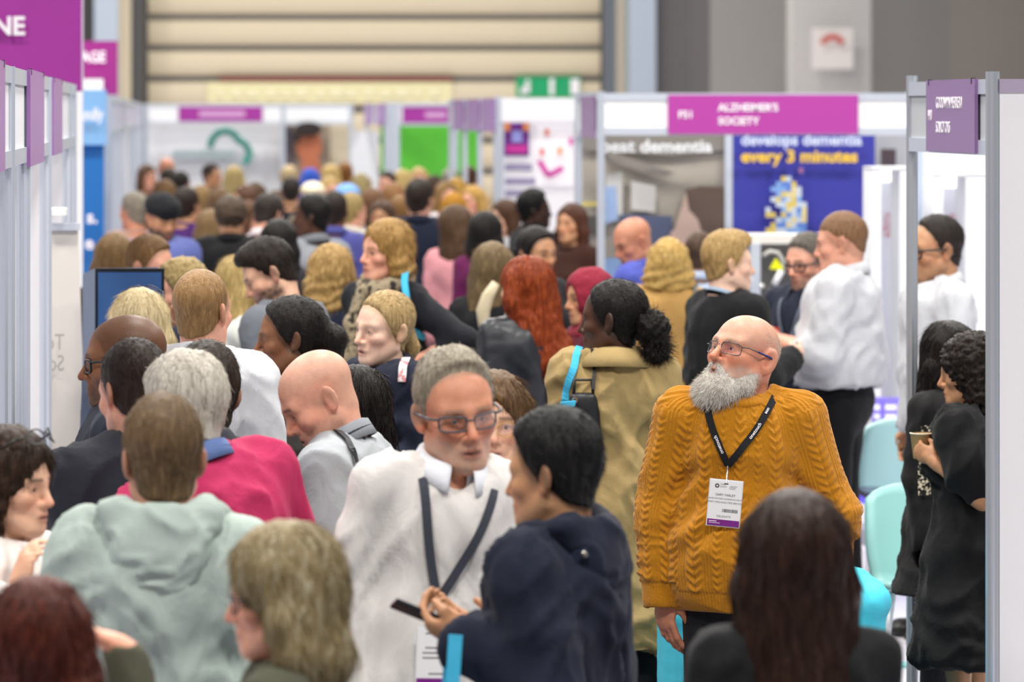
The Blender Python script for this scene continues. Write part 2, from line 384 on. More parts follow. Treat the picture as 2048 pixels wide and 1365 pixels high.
PEOPLE = []
def person(label, x, y, s, face=180, hf=None, hp=0, hr=0, lean=0, side=0, fem=False, g=1.0, hs=1.0, skin='fair', hair=None, top=None,
           legs='#17181d', arms=('down', 'down'), hand=(None, None), op=None, lod=None, group=None, shoes='#141414', iris='#4a3a2c', cat='person', nk=.75, skirt=None):
    """x, y: pixel of the crown; s: pixels per metre there; face / hf: where body and head look (0 camera, -90 left, 90 right, 180 away)"""
    op = op or {}; hf = face if hf is None else hf; h = HC-(y-HY)/s; p = Person(); p.op = op; p.fem = fem; p.g = g; p.s = s
    lod = lod if lod is not None else (2 if s > 520 else 1 if s > 335 else 0); p.lod = lod
    Rt = rx(lean) @ ry(side); Rh = rz(hf-face) @ rx(hp) @ ry(hr); P0 = A(0, 0, .95); sw = .150 if fem else .172; sw *= (g+1)/2
    Nn = P0+Rt @ A(0, .02, .50); nv = (Rt @ A(0, -.012, .178)+Rh @ A(0, -.012, .178))*.5*nk; Hc = Nn+nv
    t0 = (hair or {}).get('t', .0)*.9; r = A(.077, .098, .083)+t0
    cz = Hc[2]+(Rh @ A(0, .014, .036))[2]*hs+math.sqrt(((Rh[2]*r*hs)**2).sum()); k = h/cz; p.k = k; p.hk = k*hs
    P0, Nn, Hc = P0*k, Nn*k, Hc*k; p.P0, p.N, p.Hc, p.Rt, p.Rh = P0, Nn, Hc, Rt, Rh
    W0 = rz(face) @ Hc; loc = A((x-VX)/s, FPX/s, 0)-A(W0[0], W0[1], 0)
    root = empty('person', tuple(loc), math.radians(face)); tag(root, label, cat, group); p.root = root; PEOPLE.append((label, loc, p))
    T = lambda q: P0+Rt @ (np.asarray(q, float)*k); p.T = T; p.H = lambda q: Hc+Rh @ (np.asarray(q, float)*p.hk); p.sw = sw
    # arms
    p.arm = {}
    for i, sd in enumerate((-1, 1)):
        a = arms[i]; ua, fa = ARM[a] if isinstance(a, str) else a[:2]; pre = isinstance(a, str)
        m = A(sd, 1, 1) if pre else A(1, 1, 1)
        S = T((sd*sw, .012, .426)); E = S+(Rt if pre else I3) @ (unit(A(*ua)*m))*.285*k; w = E+(Rt if pre else I3) @ unit(A(*fa)*m)*.25*k
        p.arm[sd] = [S, E, w]
    # ---- body: head, neck, trunk and legs on one graded grid, each arm with its hand meshed finer
    fs = (.0135, .0076, .0047 if abs((hf+180) % 360-180) < 140 else .0066)[lod]*p.hk; cs = .032
    lo = np.minimum(Hc-.13*k, P0+A(-.24, -.2, -.95)*k); hi = np.maximum(Hc+.16*k, P0+A(.24, .2, 0)*k); lo = np.minimum(lo, Nn-.2*k); hi = np.maximum(hi, Nn+A(.2, .2, .1)*k)
    lo[2] = 0.0
    F = Field(tensor(lo[0], hi[0], Hc[0]-.115*p.hk, Hc[0]+.115*p.hk, cs, fs), tensor(lo[1], hi[1], Hc[1]-.13*p.hk, Hc[1]+.125*p.hk, cs, fs),
              tensor(lo[2], hi[2], min(Hc[2]-.20*p.hk, Nn[2]-.0), Hc[2]+.135*p.hk, cs, fs))
    F.mg = .075
    F.frame(P0, Rt, k); torso_sdf(F, fem, g, -.034, bust=False, sw=sw, hip=.74)
    F.frame(A(0, 0, 0), I3, k)
    for q in (-1, 1): F.chain([A(q*.085, 0, .93), A(q*.092, -.015, .50), A(q*.10, .02, .07)], [.056, .040, .032] if skirt is None else [.075, .05, .036], .04)
    F.frame(A(0, 0, 0), I3, 1); nr = (.047 if fem else .057)*k*op.get('neck', 1.0)
    F.cone(Nn-Rt @ A(0, -.005, .05)*k, p.H((0, .022, -.055)), nr*1.12, nr, .05*k); F.cone(p.H((0, -.02, -.08)), p.H((0, .03, -.03)), nr*.8, nr*.95, .03)
    F.frame(Hc, Rh, p.hk); head_sdf(F, fem, op)
    V, Q = F.mesh(); Q = np.concatenate([Q[:, (0, 1, 2)], Q[:, (0, 2, 3)]]); zc = Nn[2]-.06*k
    key = np.round(V/.055).astype(np.int64); key = (key[:, 0]+500)*4000000+(key[:, 1]+500)*2000+key[:, 2]+500; up_ = V[:, 2] > zc; key[up_] = -1-np.arange(up_.sum())   # coarsen what the clothes hide
    _, inv, cnt_ = np.unique(key, return_inverse=True, return_counts=True); V2 = np.zeros((len(cnt_), 3)); np.add.at(V2, inv, V); V = V2/cnt_[:, None]; Q = inv[Q]; Q = Q[(Q[:, 0] != Q[:, 1]) & (Q[:, 1] != Q[:, 2]) & (Q[:, 0] != Q[:, 2])]
    L = (V-Hc) @ Rh/p.hk; C = np.tile(A(*lin(SKIN.get(skin, skin))), (len(V), 1))
    def mixc(c, m): nonlocal C; m = np.clip(m, 0, 1)[:, None]; C = C*(1-m)+np.asarray(c)*m
    X, Yl, Z = L[:, 0], L[:, 1], L[:, 2]; base = A(*lin(SKIN.get(skin, skin)))
    hd = sst(-.2, -.15, Z)
    red = base*A(1.05, .72, .66)
    mixc(red, .55*np.exp(-((np.abs(X)-.045)**2+(Z+.035)**2)/.0006)*(Yl < -.02)*hd); mixc(red, .6*np.exp(-(X**2+(Z+.036)**2)/.0003)*(Yl < -.09)*hd)
    mixc(red, .5*np.exp(-((np.abs(X)-.082)**2)/.0001)*(np.abs(Z) < .05)*hd)
    bw = op.get('brow', '#4a3524')
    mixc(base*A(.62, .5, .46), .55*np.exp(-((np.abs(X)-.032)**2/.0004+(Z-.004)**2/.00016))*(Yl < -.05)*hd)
    if hair and hair.get('st') in ('short', 'quiff', 'pony') and not op.get('buzz'):
        zl = np.interp(Yl, *HL[hair.get('line', 'm')]); mixc(lin(hair['c']), .5*sst(-.014, .008, Z-zl)*hd)
    if op.get('buzz'):
        c, amt, kind = op['buzz']; zl = np.interp(Yl, *HL[kind]); mixc(lin(c), amt*sst(-.012, .012, Z-zl)*hd*(np.abs(Z) < .2))
    if op.get('stub'):
        c, amt = op['stub']; m = sst(-.030, -.055, Z+.3*np.maximum(0, -Yl-.06)*0)*sst(.03, .0, Yl)*sst(-.135, -.115, Z); m = np.maximum(m, sst(-.006, .004, -np.abs(Yl-.0)+.012)*sst(-.05, -.02, -Z)*0)
        m *= 1-np.exp(-(X**2/.0004+(Z+.072)**2/.00005)); m = m*np.clip(.8+.45*vnoise(L*A(60, 60, 40))+.3*vnoise(L*150), 0, 1)*sst(-.030, -.062, Z-.28*(Yl+.09)); mixc(lin(c), amt*m*hd)
    lp = lin(op.get('lip', '#b06a5e')) if SKIN.get(skin, skin) in (SKIN['fair'], SKIN['pink'], SKIN['pale'], SKIN['ruddy'], SKIN['old'], SKIN['tan'], SKIN['olive']) else tuple(base*A(.95, .7, .7))
    mixc(lp, .75*np.exp(-((X/.023)**4+((Z+.0722)/.0115)**4))*(Yl < -.075)*hd); mixc(A(.03, .012, .01), .8*np.exp(-((X/.021)**4+((Z+.0722)/.0032)**2))*(Yl < -.06)*hd)
    zb = .0235-.09*np.maximum(0, np.abs(X)-.034); mixc(lin(bw), op.get('browa', .75)*np.exp(-((Z-zb)/.0048)**4)*sst(.010, .015, np.abs(X))*sst(.056, .048, np.abs(X))*(Yl < -.04)*hd)
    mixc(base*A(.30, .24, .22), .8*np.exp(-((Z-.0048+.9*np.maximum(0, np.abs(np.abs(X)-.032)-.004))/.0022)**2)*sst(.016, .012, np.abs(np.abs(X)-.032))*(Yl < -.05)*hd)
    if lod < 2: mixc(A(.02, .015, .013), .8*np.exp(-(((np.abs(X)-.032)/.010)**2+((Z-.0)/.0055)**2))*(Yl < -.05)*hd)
    VV, QQ, CC = [V], [Q], [C]; nv0 = len(V)
    for i, sd in enumerate((-1, 1)):
        S, E, w = p.arm[sd]; a = arms[i]; ex = {} if isinstance(a, str) or len(a) < 3 else a[2]
        d = unit(w-E) if 'd' not in ex else unit(A(*ex['d'])); nrm = A(*ex['n']) if 'n' in ex else (A(-sd, 0, 0) if abs(d[0]) < .8 else A(0, 0, -1)); p.arm[sd] += [d, nrm]
        tip = w+d*.2*k; pts = np.stack([S, E, w, tip]); st = (.024, .016, .0120)[lod]; st = ex.get('st', st)
        G = Field.uni(pts.min(0)-.055*k, pts.max(0)+.055*k, st); G.mg = .05
        G.frame(A(0, 0, 0), I3, 1); ag = (.85 if fem else 1.0)*(g+1)/2
        G.cone(S, E, .046*ag*k, .038*ag*k, .03); G.cone(E, w, .040*ag*k, .026*ag*k, .03); G.cone(E*.85+w*.15, E*.5+w*.5, .040*ag*k, .034*ag*k, .03)
        hand_sdf(G, w, d, nrm, sd, k*(.92 if fem else 1.0)*ex.get('hsc', 1), ex.get('curl', .45), ex.get('spread', .02), ex.get('thumb', 0.0))
        v, q = G.mesh(); q = np.concatenate([q[:, (0, 1, 2)], q[:, (0, 2, 3)]]); VV.append(v); QQ.append(q+nv0); nv0 += len(v); hc = base*A(1.0, .93, .9); c = np.tile(hc, (len(v), 1)); CC.append(c)
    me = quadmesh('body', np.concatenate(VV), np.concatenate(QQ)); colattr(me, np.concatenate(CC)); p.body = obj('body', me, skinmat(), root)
    if (lod == 2 or op.get('eyes')) and not op.get('noeyes'):
        for q in (-1, 1):
            o = obj('eye', eye_mesh(iris), None, root); M = np.eye(4); M[:3, :3] = (Rh @ rz(op.get('gaze', 0)))*p.hk*.0117; M[:3, 3] = p.H((q*.032, -.0768, -.0005)); o.matrix_local = Matrix(M.tolist())
    # ---- legs and shoes
    if skirt is None:
        G = Field.uni(A(-.21, -.17, .05)*k*max(1, g), A(.21, .18, 1.02)*k*max(1, g), (.045, .034, .026)[lod]); G.mg = .09; G.frame(A(0, 0, 0), I3, k)
        G.ell((0, .008, .92), (.158*g, .118*g, .12), .05); G.ell((0, .006, .84), (.12*g, .095*g, .10), .05)
        for q in (-1, 1): G.chain([A(q*.085, 0, .90), A(q*.094, -.016, .50), A(q*.10, .018, .06)], [.080*g, .070, .062], .03)
        G.cut((0, 0, 1), (0, 0, 1.0)); G.cut((0, 0, -1), (0, 0, .055)); v, q = G.mesh()
        n = vnorm(v, q); v = v+n*(vnoise(v*A(14, 14, 6))*.008)[:, None]
        p.legs = obj('trousers', quadmesh('trousers', v, q), cloth(legs, wr=.3), root)
    for q in (-1, 1):
        o = obj('shoe', shoe_mesh(shoes), None, root); o.location = (q*.10*k, .02*k, 0); o.scale = (k, k, k); o.rotation_euler = (0, 0, q*.12)
    if top: garment(p, **top)
    if hair: make_hair(p, **hair)
    return p
def garment(p, c='#22252b', off=.013, sl='long', hem=-.10, coat=None, collar='crew', fold=.007, mat=None, name='shirt', fq=(9, 9, 4), step=None, neck=.066, boxy=0, cc=None, flare=.06, cuff=None, vneck=0):
    k, T, Rt, g = p.k, p.T, p.Rt, p.g; root = p.root
    pts = [p.arm[q][i] for q in (-1, 1) for i in range(3)]+[T((0, 0, hem-.02)), T((.22*g, 0, 0)), T((-.22*g, 0, 0)), T((0, -.20*g, .1)), T((0, .19*g, .1)), T((0, 0, .56))]
    if coat: pts += [T((.24*g, .2, -coat)), T((-.24*g, -.2, -coat))]
    pts = np.stack(pts); st = step or (.032, .020, .0135)[p.lod]
    F = Field.uni(pts.min(0)-(.075+off), pts.max(0)+(.075+off), st); F.mg = .06
    F.frame(p.P0, Rt, k); torso_sdf(F, p.fem, g, off, sw=p.sw)
    if boxy: F.ell((0, .0, .02), (.16*g+off+boxy, .118*g+off+boxy, .30), .08); F.ell((0, .0, .20), (.165*g+off+boxy*.6, .118*g+off+boxy*.6, .26), .08)
    if coat:
        for q in (-1, 1): F.cone((q*.055*g, .005, .05), (q*(.055+flare*.5)*g, .005, -coat-.1), .105*g+off, .115*g+off+flare, .06)
        hem = -coat
    F.cut((0, 0, -1), (0, 0, hem)); F.frame(A(0, 0, 0), I3, 1)
    ag = (.85 if p.fem else 1.0)*(g+1)/2
    for q in (-1, 1):
        S, E, w = p.arm[q][:3]; r0, r1, r2 = (.052*ag+off)*k, (.043*ag+off)*k, (.032*ag+off)*k
        if sl == 'none': continue
        if sl == 'short': F.cone(S, S*.45+E*.55, r0, r1*1.08, .035)
        elif sl == 'puff': F.cone(S, S*.5+E*.5, r0*1.5, r1*1.75, .03); F.cone(S*.5+E*.5, S*.12+E*.88, r1*1.75, r1*1.1, .03)
        elif sl == 'roll': F.cone(S, E, r0, r1, .035); F.cone(E, E*.72+w*.28, r1*1.1, r1*1.05, .03)
        else:
            F.cone(S, E, r0, r1, .035); F.cone(E, w*.96+E*.04, r1*1.03, r2*1.08, .03)
            if p.lod: F.ell(w+unit(w-E)*.052*k, (.058*k,)*3, .004, sub=True)
    d = p.H((0, .0, -.03))-p.N
    F.cone(p.N-unit(d)*.02*k, p.N+d*1.1, neck*k, (neck+.012)*k, .012*k, sub=True)
    if vneck: F.cone(T((0, -.05, .50)), T((0, -.15, .50-vneck)), .052*k, .006*k, .012, sub=True)
    if collar == 'v': F.cone(T((0, -.06, .46)), T((0, -.16, .30)), .05*k, .012*k, .012, sub=True)
    V, Q = F.mesh(); n = vnorm(V, Q)
    if fold:
        w = vnoise(V*A(4, 4, 4)+3.3); u = V*A(*fq)+w[:, None]*1.4
        a = 1-np.abs(vnoise(u)); a2 = 1-np.abs(vnoise(V*A(17, 17, 9)+w[:, None]*2.2+5)); b = vnoise(V*A(30, 30, 16)+9); ax = np.abs(V[:, 0]); sg = np.sign(V[:, 0])*7; u2 = np.stack([(ax*.85+V[:, 2]*.6)*15+w*1.5+sg, (V[:, 2]*.85-ax*.6)*4.2, V[:, 1]*9+w], 1); a3 = 1-np.abs(vnoise(u2))
        V = V+n*((a**3-.35)*fold*1.3+(a3**3-.35)*fold*1.5+(a2**4-.2)*fold*.40+b*fold*.08)[:, None]
    p.topV, p.topQ = V, Q
    p.top = obj(name, quadmesh(name, V, Q), mat or cloth(c), root); m = mat or cloth(c)
    if collar == 'crew':
        mb = MB(); ps = [T((.071*math.sin(q), .012-.070*math.cos(q), .507+.018*(-math.cos(q))*1-.012)) for q in np.linspace(0, 2*math.pi, 28, endpoint=False)]
        mb.tube(ps, .0105*k+off*.25, 8, closed=True).build('neckband', cloth(cc or c), root, smooth=True)
    elif collar in ('shirt', 'lapel', 'stand'):
        collar_mesh(p, cloth(cc or c, wr=.15), collar, off)
    elif collar == 'turtle':
        mb = MB(); ps = [T((.066*math.sin(q), .012-.066*math.cos(q), .525)) for q in np.linspace(0, 2*math.pi, 28, endpoint=False)]
        mb.tube(ps, .022*k, 10, closed=True).build('collar', cloth(cc or c), root, smooth=True)
    elif collar == 'hood':
        hood_mesh(p, mat or cloth(cc or c), off)
    if cuff and p.lod > 0:
        for q in (-1, 1):
            S, E, w = p.arm[q][:3]; d = unit(w-E); r = (.034*ag+off)*k
            if sl == 'roll': b = E*.72+w*.28; r = (.047*ag+off)*k
            else: b = w*.95+E*.05
            MB().tube([b-d*.03, b-d*.005, b+d*.025, b+d*.03], [r*1.04, r*1.10, r*1.08, r*.9], 16).build('cuff', cloth(cuff if isinstance(cuff, str) else c), root, smooth=True)
def collar_mesh(p, m, kind, off):
    """a folded collar: inner stand, crease and outer fall that opens at the throat"""
    k, T = p.k, p.T; n = 48; f9 = .9 if p.fem else 1.0
    prof = dict(shirt=((.0, -.03), (.001, .020), (.002, .030), (.006, .034), (.011, .031), (.018, .012), (.027, -.012)), lapel=((.0, -.03), (.003, .016), (.006, .026), (.012, .030), (.020, .026), (.040, .0), (.062, -.035)), stand=((0, -.03), (.001, .012), (.002, .034), (.005, .040), (.010, .036), (.013, .012), (.014, -.02)))[kind]
    gap = dict(shirt=.30, lapel=.62, stand=.28)[kind]; v, f = [], []; m5 = len(prof)
    for i in range(n):
        q = gap+(2*math.pi-2*gap)*i/(n-1); fr = (1+math.cos(q))/2; e = max(0, 1-min(i, n-1-i)/7)
        for j, (dr, dz) in enumerate(prof):
            r = .068*f9+dr+off*.45*(j > 3); w = j/(m5-1); zz = .512-.040*fr+dz*(1-.15*fr)
            if j >= 4 and kind != 'stand': u = (j-3)/(m5-4); zz -= .026*e*u; r += .010*e*u
            v.append(tuple(T((r*math.sin(q), .014-(r+.004)*math.cos(q)-.012*fr*(j > 3), zz))))
    for i in range(n-1):
        for j in range(m5-1): f.append((i*m5+j, i*m5+j+1, i*m5+m5+j+1, i*m5+m5+j))
    o = MB().add(v, f).build('collar', m, p.root, smooth=True); sd = o.modifiers.new('thick', 'SOLIDIFY'); sd.thickness = .003; sd.offset = 0
def hood_mesh(p, m, off):
    k = p.k; F = Field.uni(np.minimum(p.T((-.2, -.12, .3)), p.T((-.2, .3, .3))), np.maximum(p.T((.2, .25, .62)), p.T((.2, -.1, .62))), (.02, .014, .0085)[p.lod]); F.frame(p.P0, p.Rt, k)
    for q in (-1, 1): F.chain([A(q*.075, -.075, .455), A(q*.105, .0, .50), A(q*.095, .07, .515), A(0, .105, .505)], [.026, .036, .04, .042], .02)
    F.ell((0, .115, .44), (.115, .05, .095), .03); F.ell((0, .105, .375), (.07, .04, .07), .04); F.ell((0, .03, .56), (.075, .085, .06), .03, sub=True)
    V, Q = F.mesh(); n = vnorm(V, Q); L = (V-p.P0) @ p.Rt/k
    a = 1-np.abs(vnoise(L*A(13, 13, 26)+vnoise(L*9)[:, None])); V = V+n*((a*a-.4)*.012*k)[:, None]
    obj('hood', quadmesh('hood', V, Q), m, p.root); p.topQ = np.concatenate([p.topQ, Q+len(p.topV)]); p.topV = np.concatenate([p.topV, V])
def make_hair(p, st='short', c='#3a2a1e', c2=None, t=.012, top=.008, line='m', L=.2, amp=.004, wav=0, w=1.0, dx=0, dy=0, name='hair', tail=None, step=None, part=None, rough=.42, fq=14, open=1.0, mat=None):
    k = p.hk; s = step or (.0140, .0094, .0068)[p.lod]; lo = A(-.15, -.14, -.12); hi = A(.15, .17, .18)
    if st in ('long', 'bob'): lo = A(-.17+min(dx, 0), -.15, -.10-L); hi = A(.17+max(dx, 0), .2+max(0, dy), .17)
    if st in ('afro', 'curly'): lo -= .07; hi += .07; lo[2] -= L if st == 'curly' else 0
    if tail is not None:
        tp = np.array([q[:3] for q in tail]); tr = max(q[3] for q in tail); lo = np.minimum(lo, tp.min(0)-tr-.03); hi = np.maximum(hi, tp.max(0)+tr+.03)
    if st in ('hijab', 'wrap'): lo = A(-.19, -.18, -.30); hi = A(.19, .19, .18)
    F = Field.uni(lo, hi, s); F.mg = .05
    X, Y, Z = F.local(A(0, 0, 0), I3, 1)
    if st in ('short', 'quiff', 'pony'):
        if st == 'pony': F.ell((0, .014, .036), (.077+t, .098+t, .083+t+top), .01)
        else: F.ell((0, .010, .048), (.068+t, .090+t, .075+t+top), .01)
        F.F = np.maximum(F.F, ((np.interp(Y, *HL[line])+.030-Z)*.75).astype(np.float32)); ts = .0016+.10*t
        G = Field.uni(lo, hi, s); G.ell((0, .014, .036), (.077+ts, .098+ts, .083+ts), .01); nr_ = (.047 if p.fem else .057)*p.op.get('neck', 1)*p.k/k+ts+.001; G.cone((0, .022, -.03), (0, .025, -.10), nr_, nr_, .03); G.cone((0, .03, -.03), (0, .02, -.08), nr_*.95, nr_*.8, .03); k_ = .02; h_ = np.maximum(k_-np.abs(F.F-G.F), 0)/k_; F.F = np.minimum(F.F, G.F)-h_*h_*k_*.25
    else: F.ell((0, .014, .036), (.077+t, .098+t, .083+t+top), .01)
    if st in ('short', 'pony', 'quiff', 'crop'):
        if st == 'quiff': F.ell((0, -.045, .095), (.062, .055, .042), .03)
        F.F = np.maximum(F.F, ((np.interp(Y, *HL[line])-Z)*.75).astype(np.float32))
    elif st in ('long', 'bob'):
        for q in (-1, 1):
            F.chain([A(q*.072*w, .005, .05), A(q*.086*w, .012, -.05), A(q*(.088*w)+dx*.4, .02+dy*.3, -.05-L*.5), A(q*.075*w+dx, .03+dy, -.05-L)], [.030, .034, .036 if st == 'long' else .038, .018 if st == 'long' else .026], .03)
        F.ell((dx*.3, .060+dy*.3, -.02-L*.35), (.088*w, .055, .06+L*.5), .05); F.ell((dx*.8, .060+dy*.8, -.05-L*.72), (.075*w, .045, L*.36), .05)
        F.ell((0, -.115, -.035), (.060*open, .075, .108), .02, sub=True); F.F = np.maximum(F.F, -(((Y+.035)*.8)+np.maximum(0, (Z+.03))*1.1).astype(np.float32)) if open > .9 else F.F
    elif st == 'afro':
        F.ell((0, .03, .045), (.105*w, .115*w, .105*w), .02); F.F = np.maximum(F.F, ((np.interp(Y, *HL[line])-Z)*.75).astype(np.float32))
    elif st == 'curly':
        F.ell((0, .03, .03), (.115*w, .12*w, .115), .03); F.ell((0, .05, -.08), (.125*w, .09, .09+L*.4), .04); F.ell((0, -.125, -.035), (.062, .085, .11), .02, sub=True)
    elif st == 'hijab':
        F.ell((0, .012, -.005), (.098, .115, .125), .04); F.ell((0, .0, -.16), (.115, .105, .07), .05); F.cone((0, .05, -.05), (0, .06, -.2), .085, .11, .05); F.ell((0, -.128, -.008), (.057, .085, .084), .015, sub=True)
    elif st == 'cap':
        F.F = np.maximum(F.F, (.035-.25*Y*0-Z).astype(np.float32))
    elif st == 'turban':
        F.ell((0, .01, .075), (.10, .118, .062), .03); F.F = np.maximum(F.F, (.030+.12*(Y)-Z).astype(np.float32))
    elif st == 'beard':
        pass
    if tail is not None:
        for i in range(len(tail)-1): F.cone(tail[i][:3], tail[i+1][:3], tail[i][3], tail[i+1][3], .02)
    V, Q = F.mesh(); n = vnorm(V, Q)
    th = np.arctan2(V[:, 0], V[:, 1]-.02); rr = np.stack([th*fq/2+vnoise(V*A(9, 9, 14))*.5, V[:, 2]*(10 if not wav else 22)+wav*np.sin(V[:, 2]*50), np.hypot(V[:, 0], V[:, 1])*12], 1)
    if st in ('curly', 'afro'): d = vnoise(V*70)*amp+vnoise(V*150+5)*amp*.6
    elif st in ('hijab', 'cap', 'turban'): d = vnoise(V*A(22, 22, 30)+vnoise(V*9)[:, None])*amp
    else: d = (vnoise(rr)+.5*vnoise(rr*2.3+4))*amp
    if st in ('short', 'quiff', 'pony'): d = d*np.clip(.12+.88*sst(.0, .045, V[:, 2]-np.interp(V[:, 1], *HL[line])), 0, 1)
    if wav and st not in ('curly', 'afro'): d = d+np.sin(V[:, 2]*2*math.pi/.055+th*3+vnoise(V*20)*2)*wav*.006*sst(.02, -.06, V[:, 2])
    V = V+n*d[:, None]; p.hairV, p.hairN = V, n
    Wv = p.Hc+(V*k) @ p.Rh.T
    if p.lod and p.s > 400 and st in ('long', 'bob', 'pony', 'short', 'quiff') and t > .005 and mat is None:
        r = np.random.default_rng(len(PEOPLE)); lng = st in ('long', 'bob'); ns = (2600 if p.s > 500 else 1300) if lng else 900; sel = r.integers(0, len(V), ns); g_ = A(0, .15, -1) if lng else A(0, 1, -.25) if st == 'pony' else A(0, .55, -.6); nn_ = n[sel]
        if not lng: zz = V[sel][:, 2]-np.interp(V[sel][:, 1], *HL[line]); sel = sel[zz > .03]; nn_ = n[sel]
        D = g_-nn_*(nn_ @ g_)[:, None]; kp = np.linalg.norm(D, axis=1) > (.5 if lng else .2); sel, nn_, D = sel[kp], nn_[kp], D[kp]; D = D+nn_*(.05 if lng else .10); D /= np.maximum(np.linalg.norm(D, axis=1), .05)[:, None]
        so = strands('hair_strands', p.Hc+((V[sel]+nn_*.0005)*k) @ p.Rh.T, D @ p.Rh.T, (.055 if lng else .022)*k, .0019 if lng else .0015, hairmat(c, c2, rough), None, seg=3, jit=.06 if lng else .14, curl=.02+.16*wav, seed=len(PEOPLE)); so['kind'] = 'stuff'; p.so = so
    p.hair = obj(name, quadmesh(name, Wv, Q), mat or (hairmat(c, c2, rough) if st not in ('hijab', 'cap', 'turban') else cloth(c, wr=.5)), p.root)
    if hasattr(p, 'so') and p.so.parent is None: p.so.parent = p.hair
def strands(name, roots, dirs, length, w, mat, parent, seg=4, grav=.0, jit=.25, curl=0.0, seed=1, thick=False):
    """tapered ribbon strands, one mesh"""
    r = np.random.default_rng(seed); n = len(roots); P = roots.copy(); D = dirs+r.normal(0, jit, dirs.shape); D /= np.linalg.norm(D, axis=1)[:, None]
    ln = length*(.55+.6*r.random(n)) if np.isscalar(length) else length; V = []; ph = r.random(n)*6.28
    side = np.cross(D, r.normal(0, 1, D.shape)); side /= np.linalg.norm(side, axis=1)[:, None]
    for i in range(seg+1):
        ww = w*(1-.85*i/seg); V.append(P-side*ww/2); V.append(P+side*ww/2)
        D = D+A(0, 0, -grav)/seg
        if curl: D = D+curl*(side*np.cos(ph+i*1.9)[:, None]+np.cross(D, side)*np.sin(ph+i*1.9)[:, None])
        D /= np.linalg.norm(D, axis=1)[:, None]; P = P+D*(ln/seg)[:, None]
    V = np.stack(V, 1).reshape(-1, 3); m = 2*(seg+1); q = []
    for i in range(seg): q.append(np.stack([np.arange(n)*m+2*i, np.arange(n)*m+2*i+1, np.arange(n)*m+2*i+3, np.arange(n)*m+2*i+2], 1))
    o = obj(name, quadmesh(name, V, np.concatenate(q)), mat, parent); return o
def glasses(p, c='#14151a', kind='rect', rim=.0016, tip=None, up=0.0, tilt=0, lens='#c9d2d8', half=False, w=1.0):
    """rims, bridge and temples; each lens a sub-part"""
    k = p.hk; Mx = Matrix((p.Rh @ rx(tilt)*k).tolist()).to_4x4(); Mx.translation = Vector(tuple(p.H((0, 0, up)))); mb = MB(); m = plain(c, .3, spec=.5); lens_v = []
    y0 = -.103
    for q in (-1, 1):
        cx = q*.034*w; pts = []
        for a in np.linspace(0, 2*math.pi, 24, endpoint=False):
            e = .45 if kind == 'rect' else 1.0; ca, sa = math.cos(a), math.sin(a)
            X = cx+math.copysign(abs(ca)**e, ca)*.0265*w; Zz = -.006+math.copysign(abs(sa)**e, sa)*(.0165 if kind == 'rect' else .0205)
            pts.append(Mx @ Vector((X, y0+.02*((abs(X)-.01)/.06)**2*1.5, Zz)))
        mb.tube(pts, rim*k*1.1, 6, closed=True); lens_v.append(pts)
        xo = q*.0612*w
        mb.tube([Mx @ Vector(v) for v in ((xo, y0+.024, .004), (q*.076*w, -.070, .006), (q*.083*w, -.02, .004), (q*.084*w, .018, .002), (q*.080*w, .045, -.02))], [rim*1.3*k, rim*1.5*k, rim*1.3*k, rim*1.3*k, rim*k], 6)
    mb.tube([Mx @ Vector(v) for v in ((-.0085*w, y0+.001, -.001), (0, y0-.003, .002), (.0085*w, y0+.001, -.001))], rim*1.2*k, 6)
    fr = mb.build('glasses', m, p.root, smooth=True)
    for pts in lens_v:
        n = len(pts); MB().add(pts, [tuple(range(n))]).build('lens', lensmat(), fr)
    if tip:
        for q in (-1, 1): MB().tube([Mx @ Vector(v) for v in ((q*.083*w, -.035, .0045), (q*.0845*w, .018, .002), (q*.080*w, .047, -.010))], [.0028*k, .0032*k, .002*k], 6).build('temple_tip', plain(tip, .4), fr, smooth=True)
    return fr
def lensmat():
    if 'lens' in MATS: return MATS['lens']
    m, nt, b = newmat('spectacle_lens'); g = N(nt, 'ShaderNodeBsdfGlossy'); g.inputs['Roughness'].default_value = .03; tr = N(nt, 'ShaderNodeBsdfTransparent'); mx = N(nt, 'ShaderNodeMixShader'); mx.inputs[0].default_value = .10
    nt.links.new(tr.outputs[0], mx.inputs[1]); nt.links.new(g.outputs[0], mx.inputs[2]); nt.links.new(mx.outputs[0], nt.nodes['Material Output'].inputs[0]); MATS['lens'] = m; return m
def surf(p, pts, dr=(0, 1, 0), off=.004, far=.6):
    """drops points (person space) on the garment along dr; returns points and normals"""
    if not hasattr(p, 'bvh'): p.bvh = BVHTree.FromPolygons([tuple(v) for v in p.topV], [tuple(q) for q in p.topQ])
    d = Vector(dr).normalized(); o, n = [], []; last = None
    for q in pts:
        q = Vector(tuple(q)); hit = p.bvh.ray_cast(q-d*far, d)
        if hit[0] is None: o.append(q if last is None else Vector((q.x, last.y, q.z))); n.append(-d)
        else: o.append(hit[0]-d*off); n.append((hit[1]-d*.8).normalized() if hit[1].dot(d) < 0 else -d); last = hit[0]
    return o, n
